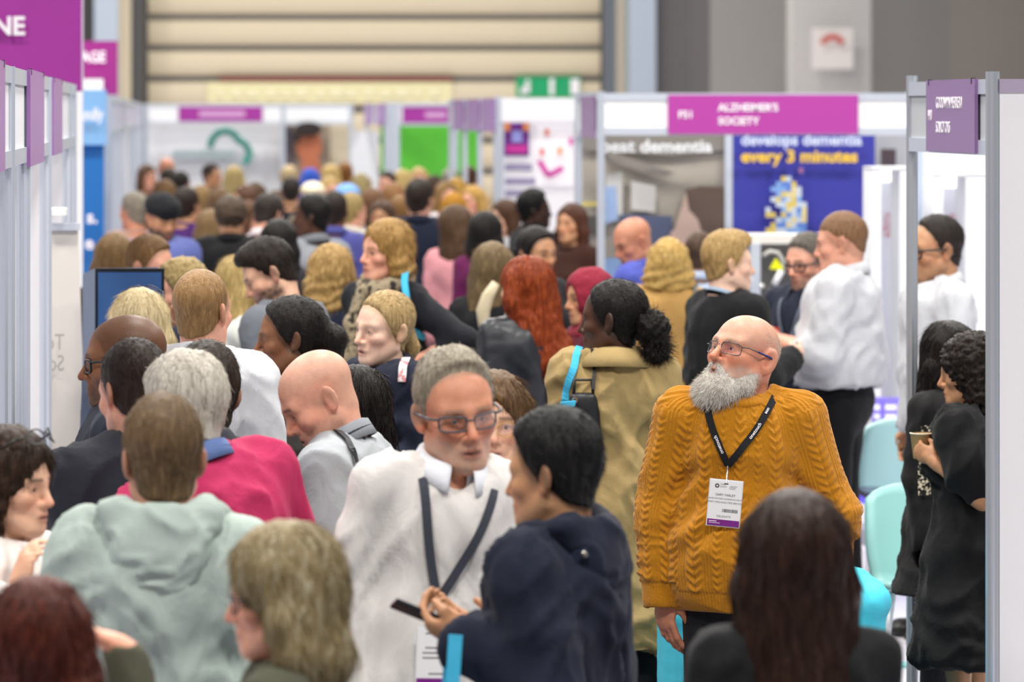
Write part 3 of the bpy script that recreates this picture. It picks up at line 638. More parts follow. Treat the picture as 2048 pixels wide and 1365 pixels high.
def lanyard(p, c='#1c1d22', meet=.17, w=.019, sx=None, mx=0.0, name='lanyard', front=True, rad=.086, zb=.530, q0=1.2):
    """ribbon round the neck; with a front, two straps that meet on the chest"""
    k, T = p.k, p.T; mb = MB(); m = cloth(c, wr=.1, bump=.1); d = tuple(p.Rt @ A(0, 1, 0)); Q_ = np.linspace(q0, 2*math.pi-q0, 24)
    ring = [T((rad*math.sin(q), .014-rad*math.cos(q), zb-.034*(1+math.cos(q)))) for q in Q_]; nn = [unit(p.Rt @ A(math.sin(q)*.7, -math.cos(q)*.7, .8)) for q in Q_]
    mb.ribbon(ring, nn, w*k, .0016); e0 = A(rad*math.sin(q0), .014-rad*math.cos(q0), zb-.034*(1+math.cos(q0)))
    p.lanp = (e0, meet, mx)
    if front:
        for q in (-1, 1):
            a = [e0*A(q, 1, 1)*(1-t)+A(mx, -.1, meet)*t+A(q*.010*math.sin(math.pi*t), 0, 0) for t in np.linspace(0.02, 1, 18)]
            ps, n2 = surf(p, [T(v) for v in a], d, .005); ps = [Vector(tuple(T(e0*A(q, 1, 1))))]+ps; n2 = [Vector(tuple(nn[0 if q > 0 else -1]))]+n2; 
            for _ in range(5): ps = [ps[0]]+[(ps[i-1]+ps[i]*2+ps[i+1])/4 for i in range(1, len(ps)-1)]+[ps[-1]]; n2 = [n2[0]]+[(n2[i-1]+n2[i]*2+n2[i+1]).normalized() for i in range(1, len(n2)-1)]+[n2[-1]]
            ps = [v+n_*.0045 for v, n_ in zip(ps, n2)]; mb.ribbon(ps, n2, w*k, .0016); p.meet = ps[-1]; p.lpath = getattr(p, 'lpath', {}); p.lpath[q] = (np.array([tuple(v) for v in ps]), np.array([tuple(v) for v in n2]))
    o = mb.build(name, m, p.root); p.lan = o; return o
def pick(p, x, y, off=.006):
    """where the sight line of a photo pixel meets the garment (person space)"""
    surf(p, []); M = (Matrix.Translation(p.root.location) @ Matrix.Rotation(p.root.rotation_euler[2], 4, 'Z')).inverted()
    o = M @ Vector((0, 0, HC)); d = (M.to_3x3() @ Vector(((x-VX)/FPX, 1, -(y-HY)/FPX))).normalized(); h = p.bvh.ray_cast(o, d)
    if h[0] is None: return None
    n = h[1] if h[1].dot(d) < 0 else -h[1]; return h[0]+n*off, n
def strap(p, pix, w, mat, name='strap', off=.006, par=None):
    """a band lying on the garment along a pixel path"""
    P_, N_ = [], []
    for (x0, y0), (x1, y1) in zip(pix[:-1], pix[1:]):
        for t in np.linspace(0, 1, 8)[:-1]:
            h = pick(p, x0+(x1-x0)*t, y0+(y1-y0)*t, off)
            if h: P_.append(h[0]); N_.append(h[1])
    if len(P_) < 3: print('strap missed', name); return None
    for _ in range(2): P_ = [P_[0]]+[(P_[i-1]+P_[i]*2+P_[i+1])/4 for i in range(1, len(P_)-1)]+[P_[-1]]; N_ = [N_[0]]+[(N_[i-1]+N_[i]*2+N_[i+1]).normalized() for i in range(1, len(N_)-1)]+[N_[-1]]
    return MB().ribbon(P_, N_, w, .003).build(name, mat, par or p.root)
def scarf(p, c, pat=None, name='scarf', ends=.30):
    k = p.k; F = Field.uni(p.T((-.17, -.24, .05)), p.T((.17, .2, .60)), .011); F.frame(p.P0, p.Rt, k); ps = [A(.082*math.sin(q), .01-.085*math.cos(q), .505-.028*math.cos(q)) for q in np.linspace(0, 2*math.pi, 15)]
    F.chain(ps, [.036]*15, .02); F.chain([A(.05, -.085, .47), A(.065, -.14, .34), A(.06, -.15, .47-ends)], [.036, .034, .036], .02); F.chain([A(-.04, -.09, .46), A(-.06, -.14, .34), A(-.055, -.15, .50-ends)], [.036, .032, .034], .02)
    V, Q = F.mesh(); n = vnorm(V, Q); a = 1-np.abs(vnoise(V*A(30, 30, 16)+vnoise(V*10)[:, None])); V = V+n*((a*a-.4)*.014)[:, None]; obj(name, quadmesh(name, V, Q), cloth(c, pat=pat), p.root)
# ---------------------------------------------------------------- the hall
def st(o): o['kind'] = 'structure'; return o
ALU = plain('#c9d0dc', .3, .35); ALUD = plain('#7d838c', .35, .7); WHITE = plain('#e9eaee', .5); PANEL = plain('#e3e3e6', .55, var=.015); CREAM = plain('#cfc2a8', .7, var=.03, vscale=1.5)
PURP = plain('#9b2b93', .45, var=.02); MAUVE = plain('#8a6a9a', .35, spec=.6); LETTER = plain('#f3eef4', .5)
def floormat():
    m, nt, b = newmat('pale_hall_floor'); L = nt.links.new; tc = N(nt, 'ShaderNodeTexCoord'); no = N(nt, 'ShaderNodeTexNoise'); no.inputs['Scale'].default_value = 1.3; no.inputs['Detail'].default_value = 6
    cr = N(nt, 'ShaderNodeValToRGB'); cr.color_ramp.elements[0].color = (*lin('#c3bfcc'), 1); cr.color_ramp.elements[1].color = (*lin('#dedbe6'), 1)
    L(tc.outputs['Object'], no.inputs['Vector']); L(no.outputs['Fac'], cr.inputs[0]); L(cr.outputs[0], b.inputs['Base Color']); b.inputs['Roughness'].default_value = .32
    return m
st(box('floor_1', (-.5, -2, 0), (2.72, 55, .004), plain('#4a4b55', .9, var=.08, vscale=20)))  # unseen dark aisle covering, added to cut light bouncing off the floor
st(box('floor', (-14, -2, -.1), (26, 70, 0), floormat()))
# back wall with the roller door
YB = FPX/121.0
st(box('wall_back', (-14, YB+.3, 0), (26, YB+.6, 11), plain('#7d7875', .8, var=.05, vscale=.4)))
door = st(empty('door_1', (3.3, YB+.2, 0)))
mb = MB()
for i in range(12):
    z0 = HC-(158-HY)/121-5*.512+i*.512
    prof = [(0, .05), (-.05, .09), (-.06, .25), (-.05, .42), (0, .46)]; v, f = [], []
    for y, z in prof: v += [(-3.75, y, z0+z), (3.75, y, z0+z)]
    for j in range(4): f.append((2*j, 2*j+1, 2*j+3, 2*j+2))
    MB().add(v, f).build('slat', CREAM, door, smooth=True)
box('door_back', (-3.8, .03, 0), (3.8, .08, 6.5), plain('#6b6762', .8), door)
def col_px(name, x0, x1, s, mat, z1=8, dep=.3):
    o = box(name, ((x0-VX)/s, FPX/s, 0), ((x1-VX)/s, FPX/s+dep, z1), mat); return st(o)
GREYB = plain('#a9b3c2', .5, .2); DARKF = plain('#4b4a49', .7); CONC = plain('#9a9693', .85, var=.06, vscale=.8); CONCD = plain('#6d6a6a', .85, var=.05, vscale=.8)
col_px('trim_1', 262, 288, 122, DARKF); col_px('trim_2', 236, 262, 122, CREAM); col_px('trim_3', 188, 236, 123, GREYB, dep=.5); col_px('trim_4', 60, 188, 122, DARKF)
col_px('trim_5', 1208, 1232, 122, plain('#5f646c', .6)); col_px('trim_6', 1232, 1258, 122, plain('#a79f90', .7)); col_px('trim_7', 1258, 1312, 123, GREYB, dep=.5)
col_px('trim_8', 1312, 1420, 122, CONCD, dep=.2); col_px('trim_9', 1420, 1586, 122, CONC, dep=.2); c10 = col_px('trim_10', 1586, 1742, 130, plain('#b9b6b4', .8, var=.03), dep=.6)
col_px('trim_11', 1742, 1900, 122, CONC, dep=.2); col_px('trim_12', 1900, 2300, 122, plain('#a19890', .85, var=.05, vscale=.7), dep=.25)
def rect(name, x0, y0, x1, y1, s, mat, dep=.02, parent=None, dy=0):
    """an upright board facing the camera, from two pixels"""
    a, b = PX(x0, y1, s), PX(x1, y0, s); return box(name, (a.x, a.y+dy, a.z), (b.x, a.y+dy+dep, b.z), mat, parent)
# hall signs
sg = empty('wall_sign', PX(1665, 98, 130.5)); tag(sg, 'square white notice with a red arc on the grey pillar', 'sign')
def child(o, par): o.parent = par; o.matrix_parent_inverse = Matrix.Translation(par.location).inverted(); return o
child(rect('board', 1624, 56, 1706, 138, 131, plain('#dcd6d2', .6)), sg)
mb = MB(); c = PX(1665, 98, 131.4)
for i in range(9):
    a0, a1 = math.pi*(.12+.085*i), math.pi*(.12+.085*(i+1)); r0, r1 = .12, .21
    mb.add([c+Vector((r*math.cos(a), 0, r*math.sin(a)*1.0+.02)) for r, a in ((r0, a0), (r1, a0), (r1, a1), (r0, a1))], [(0, 1, 2, 3)])
child(mb.build('red_arc', plain('#c2564f', .6)), sg)
mb = MB(); c = PX(1665, 5, 129.8); mb.box((c.x-.55, c.y, c.z-.1), (c.x+.55, c.y+.2, c.z+.02)); mb.box((c.x-.04, c.y, c.z-.7), (c.x+.04, c.y+.1, c.z))
tag(mb.build('cable_tray', plain('#8a8d95', .5)), 'grey bracket and conduit running above the white pillar notice', 'bracket')
ex = empty('exit_sign', PX(1097, 174, 121)); tag(ex, 'green emergency exit sign with white pictograms', 'sign')
child(rect('board', 1034, 154, 1162, 195, 121, plain('#0b8f5a', .5, emit=.25), .06, dy=.09), ex)
mb = MB(); c = PX(1052, 174, 120.92); mb.box((c.x-.03, c.y, c.z-.1), (c.x+.06, c.y+.01, c.z+.04)).box((c.x-.09, c.y, c.z-.12), (c.x-.01, c.y+.01, c.z-.02)).box((c.x-.0, c.y, c.z+.06), (c.x+.06, c.y+.01, c.z+.12)); child(mb.build('running_figure', LETTER), ex)
mb = MB(); c = PX(1103, 174, 120.92); mb.box((c.x-.03, c.y, c.z-.14), (c.x+.04, c.y+.01, c.z+.14)); child(mb.build('arrow', LETTER), ex)
mb = MB(); c = PX(1150, 174, 120.92); mb.box((c.x-.07, c.y, c.z-.13), (c.x+.07, c.y+.01, c.z+.13)); child(mb.build('door_symbol', LETTER), ex)
cs = empty('hanging_sign', PX(660, 178, 121)); tag(cs, 'long cream fascia with a dark red top edge below the roller door', 'sign')
child(rect('fascia', 415, 164, 905, 206, 121, plain('#e0d8ac', .6), .06, dy=.09), cs); child(rect('top_edge', 440, 152, 905, 165, 121, plain('#7d4a42', .6), .06, dy=.09), cs)
for i in range(14):
    q = PX(440+i*33, 186, 120.9); child(MB().box((q.x-.07-.05*(i*7 % 3)/2, q.y, q.z-.07), (q.x+.07+.05*(i*5 % 4)/3, q.y+.01, q.z+.06+.03*(i % 2))).build('raised_block', plain('#e4deb8', .6)), cs)
# ---------------------------------------------------------------- shell-scheme stands
def post(x, y, par, h=2.5, w=.042):
    """grooved aluminium upright"""
    n = 8; v = []; mb = MB(); r = w/2
    for k in range(16):
        q = 2*math.pi*k/16+math.pi/16; rr = r*(1.0 if k % 2 else .80); v.append((math.cos(q)*rr, math.sin(q)*rr))
    vv = [(x+a, y+b, z) for z in (0, h) for a, b in v]; f = [(k, (k+1) % 16, 16+(k+1) % 16, 16+k) for k in range(16)]; f.append(tuple(range(16, 32)))
    o = MB().add(vv, f).build('post', ALU, None); return child(o, par)
def beam(x0, y0, x1, y1, z0, z1, par, mat=None, th=.03, name='rail'):
    d = Vector((x1-x0, y1-y0, 0)); L = d.length; a = math.atan2(d.y, d.x); M = Matrix.Translation((x0, y0, 0)) @ Matrix.Rotation(a, 4, 'Z')
    return child(MB().box((0, -th/2, z0), (L, th/2, z1), M).build(name, mat or ALU), par)
def fascia(x0, y0, x1, y1, par, infill=None, zt=2.5, hh=.30):
    beam(x0, y0, x1, y1, zt-.05, zt, par); beam(x0, y0, x1, y1, zt-hh, zt-hh+.05, par); beam(x0, y0, x1, y1, zt-hh+.05, zt-.05, par, infill or WHITE, .012, 'infill')
def stand(label, loc, name='exhibition_stand'): e = empty(name, loc); tag(e, label, 'exhibition stand'); return e
XL, XR = -.5, 2.73
def ypx(x, X): return FPX*X/(x-VX)
# right: the solicitors' stand
Y0, Y1 = ypx(1985, XR), ypx(1824, XR)
S = stand('open shell stand with aluminium posts, mauve name board and pale end wall', (XR, Y0, 0))
PALU = plain('#b4b9c0', .28, .5); po_ = [post(XR, Y0, S, w=.046), post(XR, Y1, S)]
for o in po_: o.data.materials[0] = PALU
fascia(XR, Y0, XR, Y1, S, plain('#b9bcc0', .5), 2.475, .255)
child(MB().box((XR+.022, Y0-.008, .04), (XR+1.9, Y0+.008, 2.43)).build('wall_panel', PANEL), S); beam(XR+.02, Y0, XR+1.9, Y0, 2.43, 2.475, S, plain('#c3b4cc', .3, .5)); post(XR+1.9, Y0, S)  # purple reflections on the end-wall rail are put into its colour
def side_sign(label, y0, y1, z0, z1, X, lines=(), face=-1, mat=None, gap=.0205, group=None):
    """board hung on a fascia that runs along the aisle; face -1 looks left, +1 right. y0 near, y1 far"""
    x = X+face*gap; e = empty('name_board', (x, (y0+y1)/2, (z0+z1)/2)); tag(e, label, 'sign', group)
    child(MB().box((x-.006, y0, z0), (x+.006, y1, z1)).build('board', mat or MAUVE), e)
    for q in (y0+.06*(y1-y0), y1-.06*(y1-y0)): child(MB().box((x-.008, q-.004, z1-.018), (x+.008, q+.004, z1+.003)).build('hook', plain('#2a2a2c', .5)), e)
    for body, sz, yy, zz, xs in lines:
        R = Matrix(((0, 0, -1, 0), (-1, 0, 0, 0), (0, 1, 0, 0), (0, 0, 0, 1))) if face < 0 else Matrix(((0, 0, 1, 0), (1, 0, 0, 0), (0, 1, 0, 0), (0, 0, 0, 1)))
        child(text('lettering', body, sz, LETTER, Matrix.Translation((x+face*.007, yy, zz)) @ R, bold=0, xs=xs), e)
    return e
ya, yb = ypx(1947, XR-.03), ypx(1850, XR-.03); L = yb-ya
side_sign('mauve name board of a solicitors firm hung on an aluminium fascia', ya, yb, 2.225, 2.478, XR, [('GOODWYN HERRERA', .058, yb-.22*L, 2.378, .93*L/1.0), ('SOLICITORS', .058, yb-.22*L, 2.292, .93*L), ('H10', .055, yb-.05*L, 2.335, .85*L)])
# left row of stands along X = XL
ys = [ypx(x, XL) for x in (14, 46, 91, 134, 143)]
S = stand('near left shell stand with grooved posts and pale partition walls', (XL, ys[0], 0)); S2 = stand('left shell stand around the roll-up banner with aluminium posts', (XL, ys[2], 0)); S3 = stand('narrow left shell stand in front of the tall white tower', (XL, ys[3], 0))
PW = plain('#dcdbe0', .5, var=.02)
for i, (y, S_) in enumerate(zip(ys, (S, S, S2, S3, S3))):
    post(XL, y, S_, w=.05)
    if i != 3: child(MB().box((XL-2.2, y-.01, .04), (XL-.02, y+.01, 2.45)).build('wall_panel', PW), S_); beam(XL-2.2, y, XL, y, 2.45, 2.5, S_)
    post(XL-.12, y+.02, S_, w=.04); post(XL-.22, y-.02, S_, w=.034)
fascia(XL, ys[0]-2, XL, ys[0], S); fascia(XL, ys[0], XL, ys[1], S); fascia(XL, ys[1], XL, ys[2], S); fascia(XL, ys[2], XL, ys[3], S2); fascia(XL, ys[3], XL, ys[4], S3)
def lsign(label, x0, x1, z0, z1): side_sign(label, ypx(x0, XL+.02), ypx(x1, XL+.02), z0, z1, XL, (), 1, plain('#a06cb0', .3, spec=.6))  # sheen of the grazing view is mixed into the board colour
lsign('lilac-sheened blank-looking name board edge-on at the near left fascia', -40, 6, 2.20, 2.505); lsign('lilac-sheened name board with faint print above the left partition wall', 57, 85, 2.185, 2.505); lsign('slim lilac-sheened name board beside the white tower', 104, 122, 2.195, 2.50)
# roll-up banner seen from behind
rb = empty('roll_up_banner', PX(135, 760, 470)); tag(rb, 'roll-up banner seen from behind with reversed grey lettering', 'banner')
a = PX(92, 458, 480); b = PX(156, 458, 480); c = PX(182, 1180, 480); d = PX(88, 1180, 480); R = MB()
R.add([a, b, c, d, a+Vector((0, .004, 0)), b+Vector((0, .004, 0)), c+Vector((0, .004, 0)), d+Vector((0, .004, 0))], [(3, 2, 1, 0), (4, 5, 6, 7), (0, 1, 5, 4), (1, 2, 6, 5), (2, 3, 7, 6), (3, 0, 4, 7)])
child(R.build('banner_sheet', plain('#d9d3cc', .6)), rb); child(rect('top_bar', 96, 447, 160, 461, 481, ALU, .04), rb); child(MB().box((d.x-.05, d.y-.12, 0), (c.x+.05, d.y+.12, .1)).build('base', ALU), rb)
child(MB().tube([PX(128, 455, 478)+Vector((0, .03, 0)), PX(131, 1190, 478)+Vector((0, .03, 0))], .012).build('pole', ALUD), rb)
for t, y in (('Te', 700), ('So', 742)):
    q = PX(129, y, 482); child(text('lettering', t, .095, plain('#a8a29c', .7), Matrix.Translation(q) @ FRONT @ Matrix.Diagonal((-.72, 1, 1, 1))), rb)
tag(rect('ledge', 97, 418, 132, 431, 482, plain('#e9e6e0', .5), .2), 'small white ledge above the roll-up banner', 'shelf')
# purple towers
tw = empty('tower_banner', PX(100, 183, 374)); tag(tw, 'tall purple header with white letters on a white tower', 'banner')
child(rect('header', -250, -40, 163, 183, 374, PURP, .25), tw); child(rect('header_edge', 163, -40, 165, 183, 374, plain('#c9b7d2', .4), .25), tw); child(rect('tower', -250, 183, 164, 1110, 374, plain('#eef0f4', .5), .25), tw)
q = PX(50, 69, 375.2); child(text('lettering', 'NE', .136, LETTER, TM(q.x, q.y, q.z), align='RIGHT', bold=.03), tw)
tw = empty('tower_banner', PX(200, 190, 230)); tag(tw, 'smaller purple header with blurred white letters beyond the tall tower', 'banner')
child(rect('header', 60, 82, 235, 190, 230, plain('#93207f', .45), .2), tw); child(rect('white_block', 120, 158, 206, 186, 232, WHITE, .2), tw); child(rect('tower', 60, 190, 226, 760, 229, PANEL, .2), tw)
q = PX(211, 124, 231); child(text('lettering', 'UAGE', .13, LETTER, TM(q.x, q.y, q.z), align='RIGHT', bold=.03, xs=.85), tw)
bs = stand('blue stand wall with white full stops beside the purple towers', PX(185, 880, 276)); bs.location.z = 0
child(rect('sky_header', 60, 180, 213, 290, 277, plain('#7fb0e0', .5, var=.05), .06), bs); child(rect('blue_wall', 60, 290, 208, 878, 276, plain('#1668b4', .5, var=.03), .06), bs)
q = PX(206, 240, 278); child(text('lettering', 'iendly', .125, LETTER, TM(q.x, q.y, q.z), align='RIGHT', bold=.02, xs=.62), bs)
for t, y in (('s.', 446), ('e.', 498)): q = PX(195, y, 277); child(text('lettering', t, .13, LETTER, TM(q.x, q.y, q.z), align='RIGHT', bold=.03), bs)
fs_ = stand('run of far left stands with grey posts and white panels', (XL, ypx(216, XL), 0))
for x in (216, 228, 244, 262, 273, 281): post(XL, ypx(x, XL), fs_, w=.07)
for x in (232, 262, 280): y = ypx(x, XL); child(MB().box((XL-2.5, y-.02, 0), (XL-.03, y+.02, 2.2)).build('wall_panel', WHITE), fs_)
fascia(XL, ypx(216, XL), XL, ypx(281, XL), fs_, plain('#c9c3d4', .5))
# far end stands facing the camera
def wide_sign(label, x0, y0, x1, y1, s, lines, mat=PURP, name='name_board'):
    e = empty(name, PX((x0+x1)/2, y1, s)); tag(e, label, 'sign'); child(rect('board', x0, y0, x1, y1, s, mat, .012, dy=-.028), e)
    for body, sz, x, y, xs in lines:
        q = PX(x, y, s); child(text('lettering', body, sz, LETTER, TM(q.x, q.y-.031, q.z), bold=.025, xs=xs), e)
    return e
S = stand('far white stand with a teal cloud logo wall', PX(430, 550, 137)); S.location.z = 0
s = 137; Yf = FPX/s
for x in (292, 566, 702): post((x-VX)/s, Yf, S, w=.07)
fascia((292-VX)/s, Yf, (702-VX)/s, Yf, S); child(rect('logo_wall', 296, 250, 566, 552, 135.5, plain('#dcdce2', .6), .05), S); child(rect('beige_wall', 566, 250, 705, 552, 135, plain('#c9bda6', .7), .05), S)
mb = MB(); cl = [(420, 296), (424, 278), (437, 265), (454, 262), (468, 268), (476, 280), (490, 288), (499, 303), (496, 318), (488, 328)]
mb.tube([PX(x, y, 136.2) for x, y in cl], .05, 8); child(mb.build('cloud_logo', plain('#2f8f82', .6)), S)
child(rect('pale_print', 345, 300, 470, 316, 136, plain('#c3d2d6', .6), .01), S)
wide_sign('far purple name board over the teal cloud logo wall', 357, 213, 525, 243, 137, [])
for lb, X0, Y0_, X1, Y1_, s_ in (('white print strip on the far purple board over the logo wall', 398, 222, 490, 234, 137), ('white print strip on the far purple board over the green wall', 850, 224, 892, 236, 152)):
    tag(rect('print_strip', X0, Y0_, X1, Y1_, s_, plain('#c99ac6', .5), .004, dy=-.032), lb, 'print')
po = empty('poster', PX(610, 345, 136)); tag(po, 'far poster with the brown face of a dark-haired head', 'poster')
child(rect('sheet', 568, 250, 660, 420, 136, plain('#a0907e', .6), .02), po); child(rect('print', 568, 250, 586, 420, 136.2, plain('#5c5660', .6), .01), po)
F = Field.uni((-.3, -.05, -.45), (.3, .05, .45), .03); F.ell((0, 0, .06), (.20, .05, .27), .02); F.ell((.03, 0, -.28), (.15, .05, .2), .05); v, q = F.mesh(); o = obj('face_print', quadmesh('face_print', v*A(1, .15, 1), q), plain('#b0674a', .7)); o.location = PX(618, 300, 137); child(o, po)
F = Field.uni((-.35, -.05, -.3), (.35, .05, .3), .03); F.ell((0, 0, 0), (.21, .05, .11), .02); F.ell((-.17, 0, -.10), (.06, .05, .12), .03); v, q = F.mesh(); o = obj('hair_print', quadmesh('hair_print', v*A(1, .15, 1), q), plain('#2a201e', .7)); o.location = PX(617, 258, 137.3); child(o, po)
tag(rect('white_banner', 702, 262, 757, 552, 140, plain('#d6d6de', .6), .04), 'plain white upright banner between the face poster and green wall', 'banner')
S = stand('far stand with a bright green back wall', PX(860, 550, 150)); S.location.z = 0
child(rect('green_wall', 762, 250, 956, 580, 148, plain('#4fae2c', .6), .05), S)
for x, s in ((787, 160), (908, 156)): post((x-VX)/s, FPX/s, S, w=.16 if x < 800 else .1)
fascia((765-VX)/152, FPX/152, (952-VX)/152, FPX/152, S)
wide_sign('far purple name board over the green wall', 805, 214, 905, 246, 152, [])
for i, (x0, x1) in enumerate(((728, 742), (752, 768), (905, 925), (932, 955), (962, 986))):
    side_sign(['lilac board edge-on left of the green wall', 'lilac board edge-on at the green wall post', 'lilac board edge-on right of the green wall', 'lilac board edge-on between the green wall and white stand', 'lilac board edge-on at the white leaflet stand'][i], ypx(x1, XR-.03), ypx(x0, XR-.03), 2.2, 2.49, XR, (), -1, plain('#9a6fb0', .35))
S = stand('receding run of right-hand stands with lilac boards', (XR, ypx(990, XR), 0))
for x in (732, 772, 902, 930, 960, 992): post(XR, ypx(x, XR), S, w=.05)
fascia(XR, ypx(992, XR), XR, ypx(902, XR), S, plain('#cfcad8', .5), 2.49, .27); fascia(XR, ypx(772, XR), XR, ypx(730, XR), S, plain('#cfcad8', .5), 2.49, .27)
S = stand('white stand wall with posters beside the charity stand', PX(1080, 790, 240)); S.location.z = 0
s = 240; post((1000-VX)/s, FPX/s, S, w=.06)
child(rect('wall_panel', 1003, 200, 1190, 792, 239, plain('#e6e4ea', .6), .05), S); child(rect('header', 1003, 196, 1190, 243, 241, WHITE, .03), S)
po = empty('poster', PX(1032, 310, 241)); tag(po, 'purple and orange poster on the white stand wall', 'poster')
child(rect('sheet', 1008, 246, 1058, 312, 239, plain('#6b2a86', .5), .012, dy=-.012), po)
for (x0, y0, x1, y1, c) in ((1008, 246, 1020, 262, '#e08a4a'), (1046, 246, 1058, 262, '#e08a4a'), (1012, 290, 1054, 306, '#b8288e'), (1024, 262, 1044, 284, '#8d8fd0')): child(rect('print', x0, y0, x1, y1, 239.2, plain(c, .5), .004, dy=0), po)
po = empty('poster', PX(1100, 360, 241)); tag(po, 'white poster with a magenta chevron and small orange marks', 'poster')
child(rect('sheet', 1072, 255, 1146, 372, 239, plain('#efecf1', .5), .012, dy=-.012), po)
mb = MB()
for (x0, y0), (x1, y1) in (((1078, 322), (1097, 352)), ((1097, 352), (1126, 336))):
    a, b = PX(x0, y0, 239.2), PX(x1, y1, 239.2); n = Vector((-(b-a).z, 0, (b-a).x)).normalized()*.022; mb.add([a-n, b-n, b+n, a+n], [(0, 1, 2, 3)])
child(mb.build('chevron', plain('#c9389e', .5)), po)
for x, y, c in ((1094, 266, '#d8705a'), (1084, 305, '#d8605a'), (1120, 303, '#e09050'), (1142, 284, '#c9389e')): child(rect('mark', x-4, y-8, x+4, y+6, 239.2, plain(c, .5), .004, dy=0), po)
for i, (y, w) in enumerate(((328, 54), (356, 60), (380, 48))): tag(rect('text_strip', 1010, y, 1010+w, y+13, 239, plain('#8d86a4', .6), .008, dy=-.008), ['short grey print strip under the purple poster', 'long grey print strip beside the chevron poster', 'lowest grey print strip on the white stand wall'][i], 'print')
# the charity stand
S = stand('charity stand with white fascia and photo back wall', PX(1480, 960, 312)); S.location.z = 0
s = 312; Yc = FPX/s; s2 = 290; Yw = FPX/s2
for x in (1202, 1820): post((x-VX)/s, Yc, S, w=.05)
post((1157-VX)/296, FPX/296, S, w=.05); fascia((1202-VX)/s, Yc, (1990-VX)/s, Yc, S, plain('#f2f1f2', .5), 2.49, .27); fascia((1157-VX)/296, FPX/296, (1202-VX)/s, Yc, S)
child(rect('back_wall', 1150, 240, 2000, 910, 287, plain('#a9abb2', .7), .05), S); child(rect('wall_post', 1450, 262, 1465, 905, 292, ALU, .04), S)
wide_sign('purple name board of a dementia charity on white fascia', 1335, 190, 1715, 268, 312, [('F51', .064, 1355, 236, 1.05), ("ALZHEIMER'S", .066, 1435, 222, 1.0), ('SOCIETY', .066, 1435, 249, 1.0)], plain('#a83a98', .45, var=.02))
side_sign('mauve board edge-on at the corner of the charity stand', ypx(1186, XR-.03), ypx(1160, XR-.03), 2.2, 2.47, XR, (), -1, plain('#8f6f9c', .35))
po = empty('poster', PX(1310, 560, 291)); tag(po, 'large grey photo poster of a woman in a kitchen with white heading', 'poster')
child(rect('sheet', 1163, 262, 1450, 905, 291, plain('#a39c92', .6, var=.04, vscale=2), .02), po)
def shape(name, pts, s, mat, par):
    v = [PX(x, y, s) for x, y in pts]; n = len(v); w = [p+Vector((0, .012, 0)) for p in v]
    f = [tuple(range(n))[::-1], tuple(range(n, 2*n))]+[(i, (i+1) % n, n+(i+1) % n, n+i) for i in range(n)]
    return child(MB().add(v+w, f).build(name, mat), par)
shape('print', [(1163, 262), (1450, 262), (1450, 300), (1340, 312), (1163, 300)], 291.6, plain('#7d7873', .6), po)
shape('print', [(1215, 300), (1350, 345), (1330, 352), (1290, 345), (1215, 318)], 291.8, plain('#857f79', .6), po)
shape('print', [(1212, 350), (1245, 345), (1245, 430), (1212, 430)], 291.8, plain('#b9b8b6', .6), po); shape('print', [(1262, 362), (1312, 372), (1310, 425), (1262, 420)], 291.9, plain('#bcbab8', .6), po)
shape('print', [(1240, 428), (1345, 432), (1345, 500), (1240, 520)], 291.7, plain('#4d5470', .6), po)
shape('print', [(1372, 380), (1400, 372), (1448, 374), (1449, 520), (1400, 545), (1380, 470)], 291.8, plain('#57473f', .6), po)
shape('print', [(1372, 385), (1378, 420), (1396, 440), (1405, 470), (1402, 500), (1385, 530), (1352, 520), (1345, 490), (1340, 468), (1350, 455)], 292, plain('#b79d92', .6), po)
shape('print', [(1340, 545), (1400, 530), (1420, 560), (1425, 640), (1330, 640)], 292, plain('#9ba6b8', .6), po)
shape('print', [(1163, 520), (1250, 515), (1240, 640), (1163, 640)], 291.7, plain('#7f9cc8', .6), po); shape('print', [(1205, 375), (1232, 372), (1236, 440), (1205, 450)], 291.9, plain('#8fa6cc', .6), po)
shape('print', [(1165, 432), (1200, 432), (1200, 470), (1165, 470)], 291.9, plain('#55524e', .6), po); shape('print', [(1162, 404), (1200, 404), (1200, 412), (1162, 412)], 292, plain('#cfc06a', .6), po)
q = PX(1424, 304, 293.5); child(text('lettering', 'beat dementia', .118, plain('#dde0e3', .5), TM(q.x, q.y, q.z), align='RIGHT', bold=.03, xs=1.12), po)
po = empty('poster', PX(1608, 470, 291)); tag(po, 'deep blue poster with a tiled map and yellow heading', 'poster')
child(rect('sheet', 1466, 250, 1750, 905, 292, plain('#35379a', .5, var=.02), .02), po)
q = PX(1482, 290, 293); child(text('lettering', 'develops dementia', .108, plain('#c9d2ea', .5), TM(q.x, q.y, q.z), bold=.03, xs=1.01), po)
q = PX(1482, 324, 293); child(text('lettering', 'every 3 minutes', .116, plain('#e6bd3a', .5), TM(q.x, q.y, q.z), bold=.035, xs=1.06), po)
MAP = ["....##....", "...####...", "..######..", "...#####..", "..######..", "...######.", ".#..#####.", ".##.#####.", "...######.", "..#######.", ".########.", "..#######."]
tc_ = [plain(c, .5) for c in ('#7fa6dc', '#d9c25a', '#c6d2dc', '#5a82cf', '#e0d090')]; rnd = random.Random(4)
tile = MB().box((-.017, 0, -.017), (.017, .008, .017)); tm = None
for j, row in enumerate(MAP):
    for i, ch in enumerate(row):
        if ch == '#':
            o = MB().box((-.0165, 0, -.0165), (.0165, .008, .0165)).build('map_tile', rnd.choice(tc_)); o.location = PX(1526+i*10.3, 358+j*10.3, 293.4); child(o, po)
child(rect('mark', 1598, 336, 1606, 346, 293, plain('#a06a8a', .5), .004), po)
child(rect('dark_print', 1762, 298, 1792, 332, 288.5, plain('#4a3e44', .6), .01), S)
